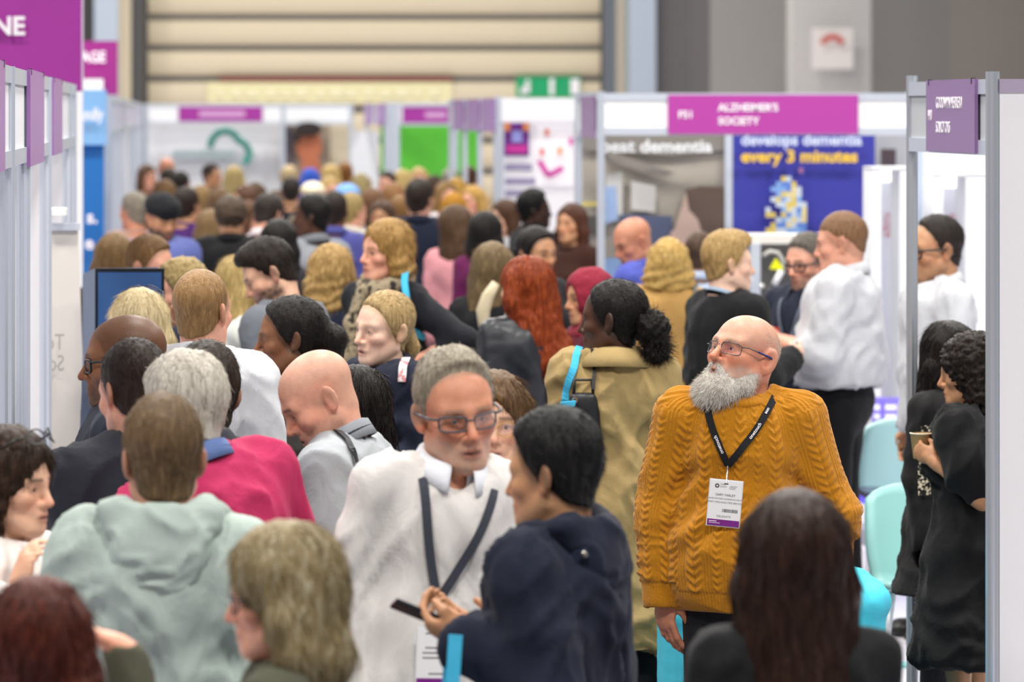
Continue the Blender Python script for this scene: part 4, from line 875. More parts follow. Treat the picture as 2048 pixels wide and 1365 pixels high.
# equipment frame in front of the blue poster
eq = empty('equipment_frame', PX(1560, 1000, 330)); eq.location.z = 0; tag(eq, 'grey equipment frame with hoses and a yellow tag behind the talking men', 'equipment'); s = 330
child(rect('cabinet', 1519, 486, 1640, 960, 325, plain('#4d4b4b', .5), .3), eq); child(rect('top_ledge', 1488, 470, 1740, 488, 332, plain('#d9d6cf', .5), .35), eq); child(rect('column', 1502, 488, 1521, 980, 333, ALU, .06), eq)
child(rect('side_panel', 1640, 488, 1760, 980, 326, plain('#dfe0e4', .5), .3), eq)
child(MB().tube([PX(x, y, 336) for x, y in ((1526, 512), (1540, 503), (1556, 506), (1565, 520), (1567, 545))], .012, 8).build('hose', plain('#b9b7b2', .4), smooth=True), eq)
v = [PX(x, y, 338) for x, y in ((1540, 538), (1552, 517), (1567, 536), (1563, 541))]; child(MB().add(v+[p+Vector((0, .02, 0)) for p in v], [(3, 2, 1, 0), (4, 5, 6, 7), (0, 1, 5, 4), (1, 2, 6, 5), (2, 3, 7, 6), (3, 0, 4, 7)]).build('yellow_tag', plain('#dde000', .5)), eq)
child(MB().tube([PX(1563, 542, 337), PX(1548, 570, 337)], .018, 8).build('white_handle', WHITE, smooth=True), eq); child(MB().tube([PX(1545, 572, 337), PX(1538, 610, 337)], [.03, .04], 8).build('dark_grip', plain('#1d1c20', .5), smooth=True), eq)
for x, y in ((1501, 560), (1496, 568), (1527, 615), (1524, 572)): child(MB().lathe([(0, -.014), (.012, -.008), (.014, 0), (.012, .008), (0, .014)], 12, Matrix.Translation(PX(x, y, 340))).build('knob', plain('#f4f4f2', .15, .6), smooth=True), eq)
# white stand with lit niches behind the solicitors
ws = stand('white stand with lit niches and red lettering', PX(1850, 1000, 350)); ws.location.z = 0
GL = plain('#ffffff', .5, emit=1.2)
child(rect('tall_wall', 1836, 240, 2140, 1060, 335, plain('#dfe1e4', .6), .1), ws); child(rect('wall_edge', 1838, 300, 1846, 1000, 341, plain('#b9c9dd', .4), .04), ws)
for x0, x1, y0, na, nb in ((1744, 1832, 338, 1762, 1800), (1868, 2010, 350, 1886, 1932)):
    s = 350; child(rect('cabinet_side', x0, y0, na, 1080, s, plain('#f4f6fa', .5), .28), ws); child(rect('cabinet_front', nb, y0, x1, 1080, s, plain('#eef0f4', .5), .28), ws)
    child(rect('niche_back', na, y0, nb, 1080, s-8, plain('#c9cbd8', .5), .03), ws); child(rect('niche_lamp', na, y0+2, nb, y0+26, s-6, GL, .02), ws); child(rect('niche_top', x0, y0-4, x1, y0+2, s, plain('#f4f6fa', .5), .28), ws)
    q = PX((na+nb)/2, 475, s-7); child(text('lettering', 'ASICO', .21, plain('#b03a4a', .5), TM(q.x, q.y-.01, q.z), align='CENTER', xs=.145), ws)
plum = plain('#6a5af0', .4, emit=.9); pw = plain('#d8d2ff', .4, emit=.7)
sh = empty('display_shelf', PX(1790, 1000, 366)); sh.location.z = 0; tag(sh, 'violet-lit glass display shelf behind the aqua chairs', 'shelf')
child(rect('back_panel', 1745, 795, 1990, 1065, 362, plain('#8f86c8', .4), .03), sh)
for y in (812, 830, 872, 905, 940): child(rect('lit_shelf', 1752, y, 1980, y+9, 364, pw, .06), sh)
for x in (1795, 1822, 1762): child(rect('lit_upright', x, 800, x+8, 1062, 364.5, plum, .04), sh)
child(rect('plinth', 1730, 1062, 2010, 1096, 367, plain('#9a9aa6', .5), .4), sh)
lt = empty('side_table', PX(1765, 1100, 412)); lt.location.z = 0; tag(lt, 'low violet-lit side table in front of the aqua chairs', 'table')
child(rect('table_top', 1732, 986, 1790, 1000, 412, plain('#3a3560', .2), .3), lt); child(rect('light_band', 1734, 1000, 1789, 1012, 413, plum, .28), lt)
for x in (1748, 1772): child(rect('leg', x, 1012, x+9, 1190, 412, plain('#b9b8e8', .3, emit=.15), .05), lt)
def shell_chair(label, X, Y, rzv, c='#a9d8da', h=.88, sc=1.0):
    e = empty('shell_chair', (X, Y, 0), rzv); tag(e, label, 'chair'); n, m = 13, 18; v, f = [], []
    for i in range(m):
        t = i/(m-1)
        for j in range(n):
            u = j/(n-1)*2-1
            if t < .45: a = t/.45; y = -.22+.42*a; z = .45-.025*a; w = .20+.03*a; dz = .035*u*u
            else: a = (t-.45)/.55; y = .20+.12*a; z = .44+(h-.44)*a+.03*a; w = .23-.0*a+.02*math.sin(a*3); dz = .02*u*u*(1-a)-.05*abs(u)**4*a
            v.append((u*w, y-.07*u*u*(t > .3)*min(1, (t-.3)*2), z+dz))
    for i in range(m-1):
        for j in range(n-1): f.append((i*n+j, i*n+j+1, i*n+n+j+1, i*n+n+j))
    o = MB().add(v, f).build('shell', plain(c, .4), e, smooth=True); sd = o.modifiers.new('thick', 'SOLIDIFY'); sd.thickness = .03; sd.offset = 0
    for x, y in ((-.16, -.14), (.16, -.14), (-.16, .16), (.16, .16)): MB().tube([(x, y, .43), (x*1.25, y*1.25, 0)], [.016, .011], 10).build('leg', plain('#e6e8ec', .3, .3), e, smooth=True)
    e.scale = (sc, sc, sc); return e
shell_chair('aqua shell chair with its back to the white-shirted man', (1762-VX)/392, FPX/392, math.radians(200), h=.80); shell_chair('second aqua shell chair beside the violet-lit table', (1838-VX)/374, FPX/374, math.radians(190), h=.64)
shell_chair('aqua shell chair behind the woman in the black dress', (1890-VX)/500, FPX/500, math.radians(10), '#8fc2bf', .82)
tb = empty('tub_chair', ((1542-VX)/585, FPX/585, 0), 0); tag(tb, 'bright cyan tub chair behind the bearded man', 'chair'); CY = cloth('#4cc8e0', wr=.1)
F = Field.uni((-.42, -.40, .1), (.42, .42, .84), .018)
for i in range(14):
    a0, a1 = math.radians(-25+230/14*i), math.radians(-25+230/14*(i+1)); z0, z1 = .70+.08*math.sin(max(0, a0)), .70+.08*math.sin(max(0, a1))
    for zz in np.arange(.2, .7, .06): F.cone((.33*math.cos(a0), .30*math.sin(a0), zz), (.33*math.cos(a1), .30*math.sin(a1), zz), .05, None, .03)
    F.cone((.35*math.cos(a0), .32*math.sin(a0), z0), (.35*math.cos(a1), .32*math.sin(a1), z1), .05, None, .03)
v, q = F.mesh(); obj('back_shell', quadmesh('back_shell', v, q), CY, tb)
F = Field.uni((-.36, -.40, .1), (.36, .36, .5), .02); F.ell((0, -.02, .36), (.32, .33, .10), .02); F.ell((0, 0, .25), (.30, .30, .12), .03); v, q = F.mesh(); obj('seat', quadmesh('seat', v, q), CY, tb)
for x, y in ((-.22, -.22), (.22, -.22), (-.22, .22), (.22, .22)): MB().tube([(x, y, .2), (x*1.1, y*1.1, 0)], [.02, .014], 10).build('leg', plain('#3a3a3e', .4), tb, smooth=True)
# floor covering of the white stand
st(box('floor_2', (2.9, 15.95, 0), (9, 16.05, .012), plain('#7fc4c4', .7)))
# screen on the left
tv = empty('screen_kiosk', PX(258, 1300, 500)); tv.location.z = 0; tag(tv, 'upright blue screen in a dark bezel on a slate casing', 'screen')
child(rect('bezel', 190, 537, 329, 760, 500, plain('#11151d', .35), .03), tv); child(rect('display', 196, 545, 323, 752, 501, plain('#2a4a78', .25, emit=.22, var=.12, vscale=5), .004), tv)
a = PX(190, 537, 500); b = PX(165, 548, 488); child(MB().add([a, b, PX(165, 790, 488), PX(190, 790, 500), a+Vector((.25, .12, 0)), b+Vector((.25, .12, 0)), PX(165, 790, 488)+Vector((.25, .12, 0)), PX(190, 790, 500)+Vector((.25, .12, 0))], [(0, 1, 2, 3), (7, 6, 5, 4), (0, 4, 5, 1), (1, 5, 6, 2), (2, 6, 7, 3), (3, 7, 4, 0)]).build('casing', plain('#5a6b86', .5)), tv)
child(rect('stand_column', 235, 760, 285, 1395, 497, plain('#3a4250', .5), .1), tv); child(rect('base', 180, 1395, 340, 1406, 497, plain('#2a2e36', .5), .4, dy=-.1), tv)
# ---------------------------------------------------------------- the bearded man in the mustard jumper
def cable_height(u, v):
    """relief of the cable knit in metres: chevron cables, rib lines and small twists, repeated every 118 mm"""
    P_ = .118; uu = np.abs((u+P_/2) % P_-P_/2); h = np.zeros_like(u)
    c = uu/.0225; m = c < 1; h[m] = (.0052*(.45+.55*np.cos(2*math.pi*(v[m]/.026-.85*c[m])))*(1-c[m]**6)+.0016)*sst(.0, .12, c[m])
    m = (uu >= .0225) & (uu < .047); h[m] = .0014+.0017*np.cos(2*math.pi*(uu[m]-.0225)/.0078)
    c = np.abs(uu-.059)/.012; m = uu >= .047; h[m] = (.0040*(.4+.6*np.cos(2*math.pi*(v[m]/.023+.55*(uu[m]-.059)/.012)))*(1-c[m]**4)+.001)
    return h
def jumper(p, col, hem=-.135, st=.0034, off=.022):
    k, T, Rt, g = p.k, p.T, p.Rt, p.g; ag = (g+1)/2
    pts = np.stack([p.arm[q][i] for q in (-1, 1) for i in range(3)]+[T((0, 0, hem-.01)), T((.2*g, -.17*g, .1)), T((-.2*g, .15*g, .1)), T((0, 0, .53))])
    F = Field.uni(pts.min(0)-.075, pts.max(0)+.07, st*1.0); F.mg = .05; F.frame(p.P0, Rt, k); torso_sdf(F, False, g, off, sw=p.sw); F.ell((0, -.01, .02), (.172*g+off, .13*g+off, .22), .08)
    F.cut((0, 0, -1), (0, 0, hem)); F.frame(A(0, 0, 0), I3, 1); ends = {}
    for q in (-1, 1):
        S, E, w = p.arm[q][:3]; e = w+unit(w-E)*.012 if q < 0 else E*.50+w*.50; ends[q] = e
        F.cone(S, E, (.056*ag+off)*k, (.050*ag+off)*k, .035); F.cone(E, e, (.050*ag+off)*k, (.037*ag+off)*k if q < 0 else (.046*ag+off)*k, .03); F.ell(e+unit(w-E)*(.060 if q < 0 else .072)*k, ((.062 if q < 0 else .074)*k,)*3, .004, sub=True)
    d = p.H((0, 0, -.03))-p.N; F.cone(p.N-unit(d)*.02*k, p.N+d*1.1, .086*k, .100*k, .01*k, sub=True); V, Q = F.mesh(); n = vnorm(V, Q)
    L = (V-p.P0) @ Rt/k; u = np.arctan2(L[:, 0], -(L[:, 1]-.01))*.165; v = L[:, 2].copy(); arm = np.zeros(len(V), bool); cl = np.zeros(len(V))
    hemd = L[:, 2]-hem; rib = sst(.062, .055, hemd)
    for q in (-1, 1):
        S, E, w = p.arm[q][:3]; e = ends[q]; best = np.full(len(V), 9.); uu = np.zeros(len(V)); vv = np.zeros(len(V)); base = 0; axd = {}
        for a, b in ((S, E), (E, e)):
            dd = b-a; Ln = np.linalg.norm(dd); dd = dd/Ln; t = np.clip((V-a) @ dd, 0 if a is S else -.05, Ln+.05); r = V-a-t[:, None]*dd; ds = np.linalg.norm(r, axis=1)
            fr = unit(np.cross(dd, A(1, 0, 0))); sd = np.cross(dd, fr); an = np.arctan2(r @ sd, r @ fr); m = ds < best; best[m] = ds[m]; uu[m] = (an*.062)[m]; vv[m] = (-(t+base))[m]; base += Ln
        side = q*L[:, 0]; m = (best < .108*ag) & (side > p.sw*.80+.012*(L[:, 2] > .4)) & (((V-S) @ unit(E-S)) > -.03); m &= ~((side < p.sw*1.02) & (L[:, 2] < .36) & (best > .085*ag))
        u[m] = uu[m]+.02; v[m] = vv[m]; arm |= m; tot = base+vv; rr = sst(.055, .048, tot)*m; rib = np.where(m, rr, rib)
        bunch = m*sst(.30, .06, tot)*(1 if q < 0 else 1.3)*sst(.045, .07, tot); cl += bunch*(1-np.abs(vnoise(np.stack([vv*34, uu*9, vv*0], 1))))**2*.009
        if q > 0: cl += m*.02*np.exp(-((tot-.115)/.03)**2)*(.6+.4*vnoise(V*30))
    h = cable_height(u, v)*.95; h = h*(1-rib)+rib*(.0012*np.cos(2*math.pi*u/.0085)-.001)
    f = vnoise(V*A(4, 4, 4)); a = 1-np.abs(vnoise(V*A(7, 7, 5)+f[:, None])); fold = (a*a-.4)*.011
    for q in (-1, 1): m = np.exp(-((L[:, 0]-q*.15)**2/.004+(L[:, 2]-.16)**2/.02)); fold += m*.010*np.sin((L[:, 2]*1.0+q*L[:, 0]*.9)*60)
    V = V+n*(h+fold+cl+vnoise(V*260)*.0006)[:, None]; p.topV, p.topQ = V, Q
    m, nt, b = newmat('mustard_wool'); tc = N(nt, 'ShaderNodeTexCoord'); no = N(nt, 'ShaderNodeTexNoise'); no.inputs['Scale'].default_value = 340; no.inputs['Detail'].default_value = 3
    cr = N(nt, 'ShaderNodeValToRGB'); c = lin(col); cr.color_ramp.elements[0].color = (*(x*.72 for x in c), 1); cr.color_ramp.elements[1].color = (*(x*1.18 for x in c), 1)
    bp = N(nt, 'ShaderNodeBump'); bp.inputs['Strength'].default_value = .5; bp.inputs['Distance'].default_value = .003
    nt.links.new(tc.outputs['Object'], no.inputs['Vector']); nt.links.new(no.outputs['Fac'], cr.inputs[0]); nt.links.new(cr.outputs[0], b.inputs['Base Color']); nt.links.new(no.outputs['Fac'], bp.inputs['Height']); nt.links.new(bp.outputs[0], b.inputs['Normal'])
    b.inputs['Roughness'].default_value = .9; b.inputs['Specular IOR Level'].default_value = .15; b.inputs['Sheen Weight'].default_value = .25
    p.top = obj('cable_knit_jumper', quadmesh('cable_knit_jumper', V, Q), m, p.root)
    # ribbed neckband
    nn, mm = 132, 7; v2, f2 = [], []
    for i in range(nn):
        q = 2*math.pi*i/nn; rb = .0022*math.cos(q*44)
        for j in range(mm):
            t = j/(mm-1)*math.pi; rr = .087+.016*math.sin(t)*.8+rb*math.sin(t)+.012*(1-j/(mm-1)); zz = .515-.030*(1+math.cos(q))*.62-.018+.036*j/(mm-1)
            v2.append(tuple(T((rr*math.sin(q), .010-(rr+.004)*math.cos(q), zz))))
    for i in range(nn):
        for j in range(mm-1): a, b_ = i, (i+1) % nn; f2.append((a*mm+j, b_*mm+j, b_*mm+j+1, a*mm+j+1))
    MB().add(v2, f2).build('neckband', m, p.root, smooth=True)
    return m
BM = person('bald man with a long white beard in a mustard cable-knit jumper', 1487, 632, 648, face=-8, hf=-52, hp=-18, hr=2, g=1.07, hs=1.05, nk=.64, skin='ruddy',
            legs='#1c1c20', arms=(((-.20, .03, -1), (.02, -.10, -1), dict(curl=.30, n=(.75, .65, 0), d=(.12, -.05, -1), thumb=.1, st=.0042, hsc=1.05)), ((.30, .05, -1), (.05, -.16, -1), dict(curl=.4, st=.005))),
            op=dict(brow='#9a8a78', browa=.5, buzz=('#b9a99a', .30, 'crown'), stub=('#b9b2a8', .55), neck=1.18, nose=1.15, mouth=.0018, jaw=1.08, gaze=-14, ear=1.25), iris='#333d46')
KN = jumper(BM, '#b97a12')
glasses(BM, '#3a3f48', 'rect', .0012, tip='#232c66', up=.004, w=1.06)
def beard(p):
    F = Field.uni((-.10, -.16, -.20), (.10, .06, -.02), .005); F.mg = .04
    for q in (-1, 1): F.chain([A(q*.066, .002, -.048), A(q*.060, -.030, -.092), A(q*.034, -.070, -.122), A(0, -.088, -.135)], [.013, .024, .032, .034], .02); F.cone((q*.012, -.102, -.055), (q*.034, -.085, -.085), .008, .010, .012)
    F.ell((0, -.078, -.122), (.052, .045, .046), .03); F.ell((0, -.082, -.140), (.040, .036, .032), .02)
    F.ell((0, -.122, -.073), (.020, .022, .0085), .006, sub=True)
    V, Q = F.mesh(); n = vnorm(V, Q); V = V+n*(vnoise(V*90)*.0035)[:, None]; Wv = p.Hc+(V*p.hk) @ p.Rh.T; Wn = n @ p.Rh.T
    o = obj('beard', quadmesh('beard', Wv, Q), plain('#b9b3ab', .8, var=.25, vscale=160), p.root)
    r = np.random.default_rng(3); sel = r.integers(0, len(V), 9000); loc = V[sel]; keep = n[sel][:, 1] < .55; sel = sel[keep]
    dn = A(0, -.35, -1.0) @ p.Rh.T; D = Wn[sel]*.75+dn*.75
    so = strands('whiskers', Wv[sel], D, .017*p.hk*np.clip(.35+.9*(-(V[sel][:, 2])-.04)/.1, .3, 1.2)*(.6+.6*r.random(len(sel))), .0011, plain('#cbc6be', .75, var=.16, vscale=300), o, seg=4, grav=.3, jit=.35, curl=.30); so['kind'] = 'stuff'
beard(BM)
# short white fuzz on the sides of the head
def fuzz(p, n=2600, c='#cfc4b8', ln=.006, kind='crown', w=.0007):
    r = np.random.default_rng(5); th = r.random(n*3)*2*math.pi; ph = np.arccos(1-2*r.random(n*3)); d = np.stack([np.sin(ph)*np.cos(th), np.sin(ph)*np.sin(th), np.cos(ph)], 1); L = A(0, .014, .036)+d*A(.0775, .0985, .0835)
    m = (L[:, 2] > np.interp(L[:, 1], *HL[kind])) & (L[:, 2] < .075) & (L[:, 1] > -.02); L = L[m][:n]; nn = d[m][:n]
    P_ = p.Hc+(L*p.hk) @ p.Rh.T; D = (nn*.5+A(0, .5, -.6)) @ p.Rh.T; o = strands('cropped_hair', P_, D, ln, w, hairmat(c, '#f0ebe4', .6), p.root, seg=2, jit=.2); o['kind'] = 'stuff'
fuzz(BM)
for q in (-1, 1):
    mb = np.array([[q*(.012+.042*r), -.094+.028*r*r*1.2, .014+.011*math.sin(r*2.6)] for r in np.linspace(0, 1, 160)]); r = np.random.default_rng(8); mb = mb+r.normal(0, .0018, mb.shape)
    strands('eyebrow', BM.Hc+(mb*BM.hk) @ BM.Rh.T, np.tile(BM.Rh @ A(q*.8, -.45, .25), (160, 1)), .010, .0011, hairmat('#a08c78', '#d0c4b4', .6), BM.root, seg=3, jit=.35)
lanyard(BM, '#17171b', meet=.300, w=.021, mx=-.035, rad=.108, zb=.545, q0=1.3)
def badge(p, name='badge', w=.096, h=.138, tilt=5, dx=-.004, drop=.055, full=True):
    M = p.meet; y = min(v.y for v in surf(p, [M+Vector((xx, 0, -dz)) for xx in (-.045, 0, .045) for dz in (.0, .06, .10, .15, .19)], tuple(p.Rt @ A(0, 1, 0)), .0)[0])-.006; c = Vector((M.x+dx, y, M.z-drop)); ct, sn = math.cos(math.radians(tilt)), math.sin(math.radians(tilt))
    X = Vector((ct, 0, -sn)); Z = Vector((sn, 0, ct)); X = Vector((ct, 0, -sn)); B = Matrix((( X.x, 0, Z.x, c.x), (0, 1, 0, c.y), (X.z, 0, Z.z, c.z), (0, 0, 0, 1)))
    MB().tube([M, (M+c)/2, c-Vector((0, 0, .004))], .0022, 8).build('badge_clip', plain('#9a9ca2', .25, .9), p.root)
    MB().box((-w/2-.003, .0016, -h-.003), (w/2+.003, .0030, .003), B).build('badge_holder', plain('#dfe3e6', .15), p.root)
    b = MB().box((-w/2, 0, -h), (w/2, .0014, 0), B).build(name, plain('#f1f0f2', .3), p.root)
    MB().box((-w/2, -.0006, -h), (w/2, .0002, -h+.019), B).build('purple_strip', plain('#7d2d86', .3), b)
    MB().box((-.006, -.0006, -.011), (.006, .0002, -.008), B).build('slot', plain('#2a2a2a', .5), b)
    INK = plain('#8f8d90', .6); INKD = plain('#5b5a60', .6)
    if full:
        for t, sz, x, z, al, m in (('GARY FARLEY', .0098, 0, -.047, 'CENTER', INKD), ('SLANDS PATNEH GUARRING SOUTH', .0068, 0, -.058, 'CENTER', INK), ('WEST MIDLANDS FIRE SERVICE', .0074, 0, -.069, 'CENTER', INK), ('DELEGATE', .0090, 0, -.112, 'CENTER', INK), ('CARE', .0066, -.018, -.014, 'LEFT', INK), ('SHOW', .0066, -.018, -.021, 'LEFT', INK)):
            text('lettering', t, sz, m, B @ Matrix.Translation((x, -.0004, z)) @ FRONT, b, al, ext=.0002)
        MB().lathe([(.0030, 0), (.0066, 0), (.0066, .0005), (.0030, .0005)], 20, B @ Matrix.Translation((-.027, -.0004, -.017)) @ FRONT).build('emblem', INKD, b)
        for z, x0, x1 in ((-.0165, .012, .034), (-.0205, .010, .030), (-.0245, .010, .028)): MB().box((x0, -.0005, z), (x1, .0001, z+.0014), B).build('print_line', INK, b)
        mb = MB(); r = random.Random(2); x = -.006
        while x < .040: ww = r.choice((.0006, .0012, .0018)); mb.box((x, -.0005, -.096), (x+ww, .0001, -.086), B); x += ww+r.choice((.0007, .0012))
        mb.build('barcode', INKD, b)
        MB().box((-w/2+.005, -.0009, -h+.012), (-w/2+.028, -.0003, -h+.0142), B).build('print_line', LETTER, b); MB().box((-w/2+.005, -.0009, -h+.0072), (-w/2+.038, -.0003, -h+.0086), B).build('print_line', LETTER, b)
    else:
        for z, x1 in ((-.016, .03), (-.05, .03), (-.062, .036), (-.074, .036), (-.112, .02)): MB().box((-x1, -.0005, z), (x1, .0001, z+.004), B).build('print_line', INK, b)
    return b
badge(BM, drop=.042)
def lan_text(p, sd, t0, body='onetouch', size=.0155, up=True):
    """white lettering printed along a lanyard strap"""
    P_, N_ = p.lpath[sd]; cl = np.concatenate([[0], np.cumsum(np.linalg.norm(np.diff(P_, axis=0), axis=1))]); s0 = t0*cl[-1]
    tm = text('lettering', body, size, LETTER, Matrix.Identity(4), None, 'LEFT', bold=.01, ext=.0002); me = tm.data; co = np.empty(len(me.vertices)*3); me.vertices.foreach_get('co', co); co = co.reshape(-1, 3)
    ip = lambda arr, q: np.stack([np.interp(q, cl, arr[:, i]) for i in range(3)], 1); q = s0+(-co[:, 0] if up else co[:, 0]); c = ip(P_, q); n = ip(N_, q); n /= np.linalg.norm(n, axis=1)[:, None]
    t = ip(P_, q+.004)-ip(P_, q-.004); t /= np.linalg.norm(t, axis=1)[:, None]; la = np.cross(n, t)*(1 if not up else -1); out = c+la*(co[:, 1]-size*.30)[:, None]+n*(.0024+co[:, 2])[:, None]
    me.vertices.foreach_set('co', out.ravel()); me.update(); tm.parent = p.lan
lan_text(BM, -1, .86); lan_text(BM, 1, .66); lan_text(BM, 1, .28, 'one', up=False); lan_text(BM, -1, .35, 'Care Show', .008)
def watch(p, sd):
    S, E, w = p.arm[sd][:3]; d = unit(w-E); c = w-d*.012; q = Matrix.Translation(Vector(tuple(c))) @ Vector(tuple(d)).to_track_quat('Z', 'Y').to_matrix().to_4x4()
    e = MB().lathe([(.030, -.011), (.0325, -.011), (.0325, .011), (.030, .011)], 28, q).build('watch', plain('#b59a6e', .25, .8), p.root, smooth=False)
    M = Matrix.Translation(Vector(tuple(c+A(sd*.034, -.004, 0)))); MB().box((-.006, -.018, -.021), (.007, .018, .021), M).build('watch_case', plain('#0d0d10', .15), e, bevel=.004)
watch(BM, 1)
# ---------------------------------------------------------------- the crowd: x, y = crown pixel, s = pixels per metre there
def Hr(st_='short', c='#3a2a1e', **k): return dict(st=st_, c=c, **k)
def Tp(c, **k): return dict(c=c, **k)
BUZ = lambda c, a=.8, k='m': ('%s' % c, a, k)
# -- foreground
person('woman with very long dark brown hair seen from behind, in black', 1590, 985, 1040, 178, fem=True, hs=1.05, skin='tan', hair=Hr('long', '#2a1a14', c2='#4a3026', L=.36, t=.020, w=1.0, amp=.004, rough=.36, dy=.06), top=Tp('#131316', off=.02, collar='stand', name='jacket'), g=1.0)
NJ = person('black-haired man in a navy hooded coat holding a phone', 1108, 825, 905, face=-118, hf=-122, hp=6, g=1.06, skin='olive', hair=Hr('short', '#100f10', t=.020, top=.012, amp=.006, c2='#2a2624'),
            top=Tp('#171c2e', off=.030, collar='hood', fold=.010, name='coat', cuff=True, step=.0125), arms=(((-.25, .05, -1), (.15, -.85, .30), dict(curl=.3, n=(.5, 0, .8), d=(.2, -1, .25), st=.0055)), ((.12, .28, -1), (-.08, -.85, .50), dict(curl=.75, n=(-.6, 0, .8), d=(-.1, -1, .2), st=.0055, thumb=.5))))
GM = person('grey-haired man in glasses and a white linen shirt facing the hall', 912, 700, 822, face=8, hf=14, hp=8, hr=-6, side=7, g=1.0, hs=1.06, skin='ruddy', nk=0.70, hair=Hr('short', '#8d8474', c2='#b9ae9a', t=.017, top=.006, line='rec', amp=.006),
            top=Tp('#d3cfcd', off=.018, collar='shirt', fold=.009, name='linen_shirt', cc='#d6d8e0', neck=.074, vneck=.10), op=dict(brow='#8a7a66', browa=.5, stub=('#b9aa9c', .48), nose=1.1), arms=('down', 'down'), iris='#5a6a78')
glasses(GM, '#4a4a50', 'rect', .0022, w=1.08, up=.002); lanyard(GM, '#3a3c46', meet=.19, w=.021, mx=-.03, rad=.094); badge(GM, full=False, tilt=2, drop=.06, w=.098, h=.14)
person('man in a pale green hooded sweatshirt with light brown hair', 325, 795, 905, face=176, hf=-170, hp=4, g=1.05, skin='pink', hair=Hr('short', '#5e4a34', c2='#8a7050', t=.017, top=.008, amp=.005, line='f'), top=Tp('#a3b0aa', off=.026, collar='hood', fold=.011, name='hooded_sweatshirt'), arms=('bent', 'bent'))
BB = person('grey-blonde bobbed woman in glasses and an olive top', 565, 1050, 1050, face=-100, hf=-102, hp=8, fem=True, hs=1.04, skin='pink', hair=Hr('bob', '#857452', c2='#c4c0ac', L=.125, t=.022, w=1.12, amp=.005, dy=.02), top=Tp('#4a4a3c', off=.016, name='top'), op=dict(brow='#8a7050'),
            arms=('bent', ((.3, -.8, -.40), (-.15, -.30, 1), dict(curl=.35, n=(.2, -.2, -1), d=(-.1, -1, .45)))))
glasses(BB, '#3a2a2a', 'round', .0018)
person('red-brown haired woman seen from behind at the lower edge', 80, 1160, 1105, face=172, hf=165, fem=True, skin='fair', hair=Hr('bob', '#4a2018', c2='#7d3a28', L=.10, t=.024, w=1.12, amp=.006, wav=.5), top=Tp('#17171a', off=.010, sl='none', neck=.10, name='vest_top'), arms=('down', 'bent'))
LW = person('dark-haired woman in a white blouse with sunglasses on her head', 22, 858, 850, face=70, hf=62, hp=4, fem=True, skin='fair', hair=Hr('bob', '#2e2018', c2='#54382a', L=.13, t=.022, w=1.08, amp=.007, wav=.8), top=Tp('#e3dad6', off=.018, name='blouse', fold=.011, neck=.078),
            arms=(((-.3, -.15, -.8), (.05, -.30, 1), dict(curl=.6, n=(.5, -.4, .3))), ((.2, -.5, -.8), (-.2, -.6, .9), dict(curl=.45, n=(-.2, -.2, .9)))))
glasses(LW, '#141416', 'round', .002, up=.085, tilt=-32)
PM = person('white-haired man in a crimson jumper leaning left', 368, 706, 795, face=-148, hf=-140, hp=14, hr=-4, lean=14, side=13, g=1.12, hs=1.08, skin='pink', nk=0.70, hair=Hr('short', '#b3aca0', c2='#dcd8cf', t=.018, top=.006, amp=.006), top=Tp('#b02a58', off=.020, collar='shirt', cc='#5a6fa0', name='jumper', fold=.009), arms=(((-.55, -.1, -1), (-.25, -.5, -1)), 'down'))
lanyard(PM, '#2a2d3a', front=False, rad=.092)
DT = person('broad man in a charcoal t-shirt with cropped dark hair', 268, 684, 755, face=-158, hf=-150, hp=12, lean=10, side=4, g=1.26, skin='pink', nk=0.70, hair=Hr('short', '#2e231e', t=.009, top=.008, amp=.003), top=Tp('#23252e', off=.020, sl='short', collar='crew', name='t_shirt', fold=.008), op=dict(neck=1.15))
person('dark-haired person mostly hidden behind the white-haired man', 412, 690, 722, face=-170, hf=-165, g=1.0, skin='fair', hair=Hr('short', '#2c221c', t=.022, top=.01, amp=.006, line='f'), top=Tp('#3a3c44', name='jumper'))
BG = person('bald dark-skinned man in black glasses seen in profile', 250, 630, 685, face=-95, hf=-97, hp=4, g=1.1, skin='brown', nk=0.70, hs=1.08, hair=None, top=Tp('#1d2230', collar='shirt', off=.018, name='shirt'), op=dict(buzz=('#2a1c14', .45, 'm'), stub=('#1d1512', .75), nose=1.1, brow='#1a120e'), iris='#2a1a12')
glasses(BG, '#0e0f14', 'rect', .0026)
BW = person('platinum blonde woman with sunglasses pushed up on her hair', 280, 580, 548, face=172, fem=True, skin='fair', hair=Hr('long', '#cdb98e', c2='#efe6cc', L=.26, t=.022, w=1.1, amp=.004), top=Tp('#4a5468', name='top'))
glasses(BW, '#2a3040', 'rect', .002, up=.088, tilt=-32)
WB = person('sandy cropped man in a white shirt with a dark lanyard, seen from behind', 404, 543, 606, face=168, hf=152, g=1.0, skin='pink', hair=Hr('short', '#8a6a44', c2='#b08e62', t=.004, top=.002, amp=.0015), top=Tp('#d2d4d8', collar='shirt', off=.020, name='white_shirt', fold=.010), arms=('bent', 'down'))
lanyard(WB, '#20232c', front=False, rad=.092, w=.022)
DL = person('dark-skinned woman with tied-back locs speaking in profile', 580, 596, 574, face=-95, hf=-92, hp=6, hr=0, lean=10, fem=True, skin='brown', hs=1.06, hair=Hr('pony', '#16110f', c2='#2c2420', t=.012, line='f', amp=.004, tail=[(0, .10, .02, .040), (0, .135, -.02, .045), (0, .125, -.085, .036), (.01, .10, -.15, .022)]),
            top=Tp('#3a3836', collar='lapel', cc='#b99a6a', off=.022, name='cardigan', fold=.01), op=dict(brow='#1c120c', mouth=.003, nose=1.1, lip='#6a3a30'), iris='#24170f', arms=('bent', 'hold'))
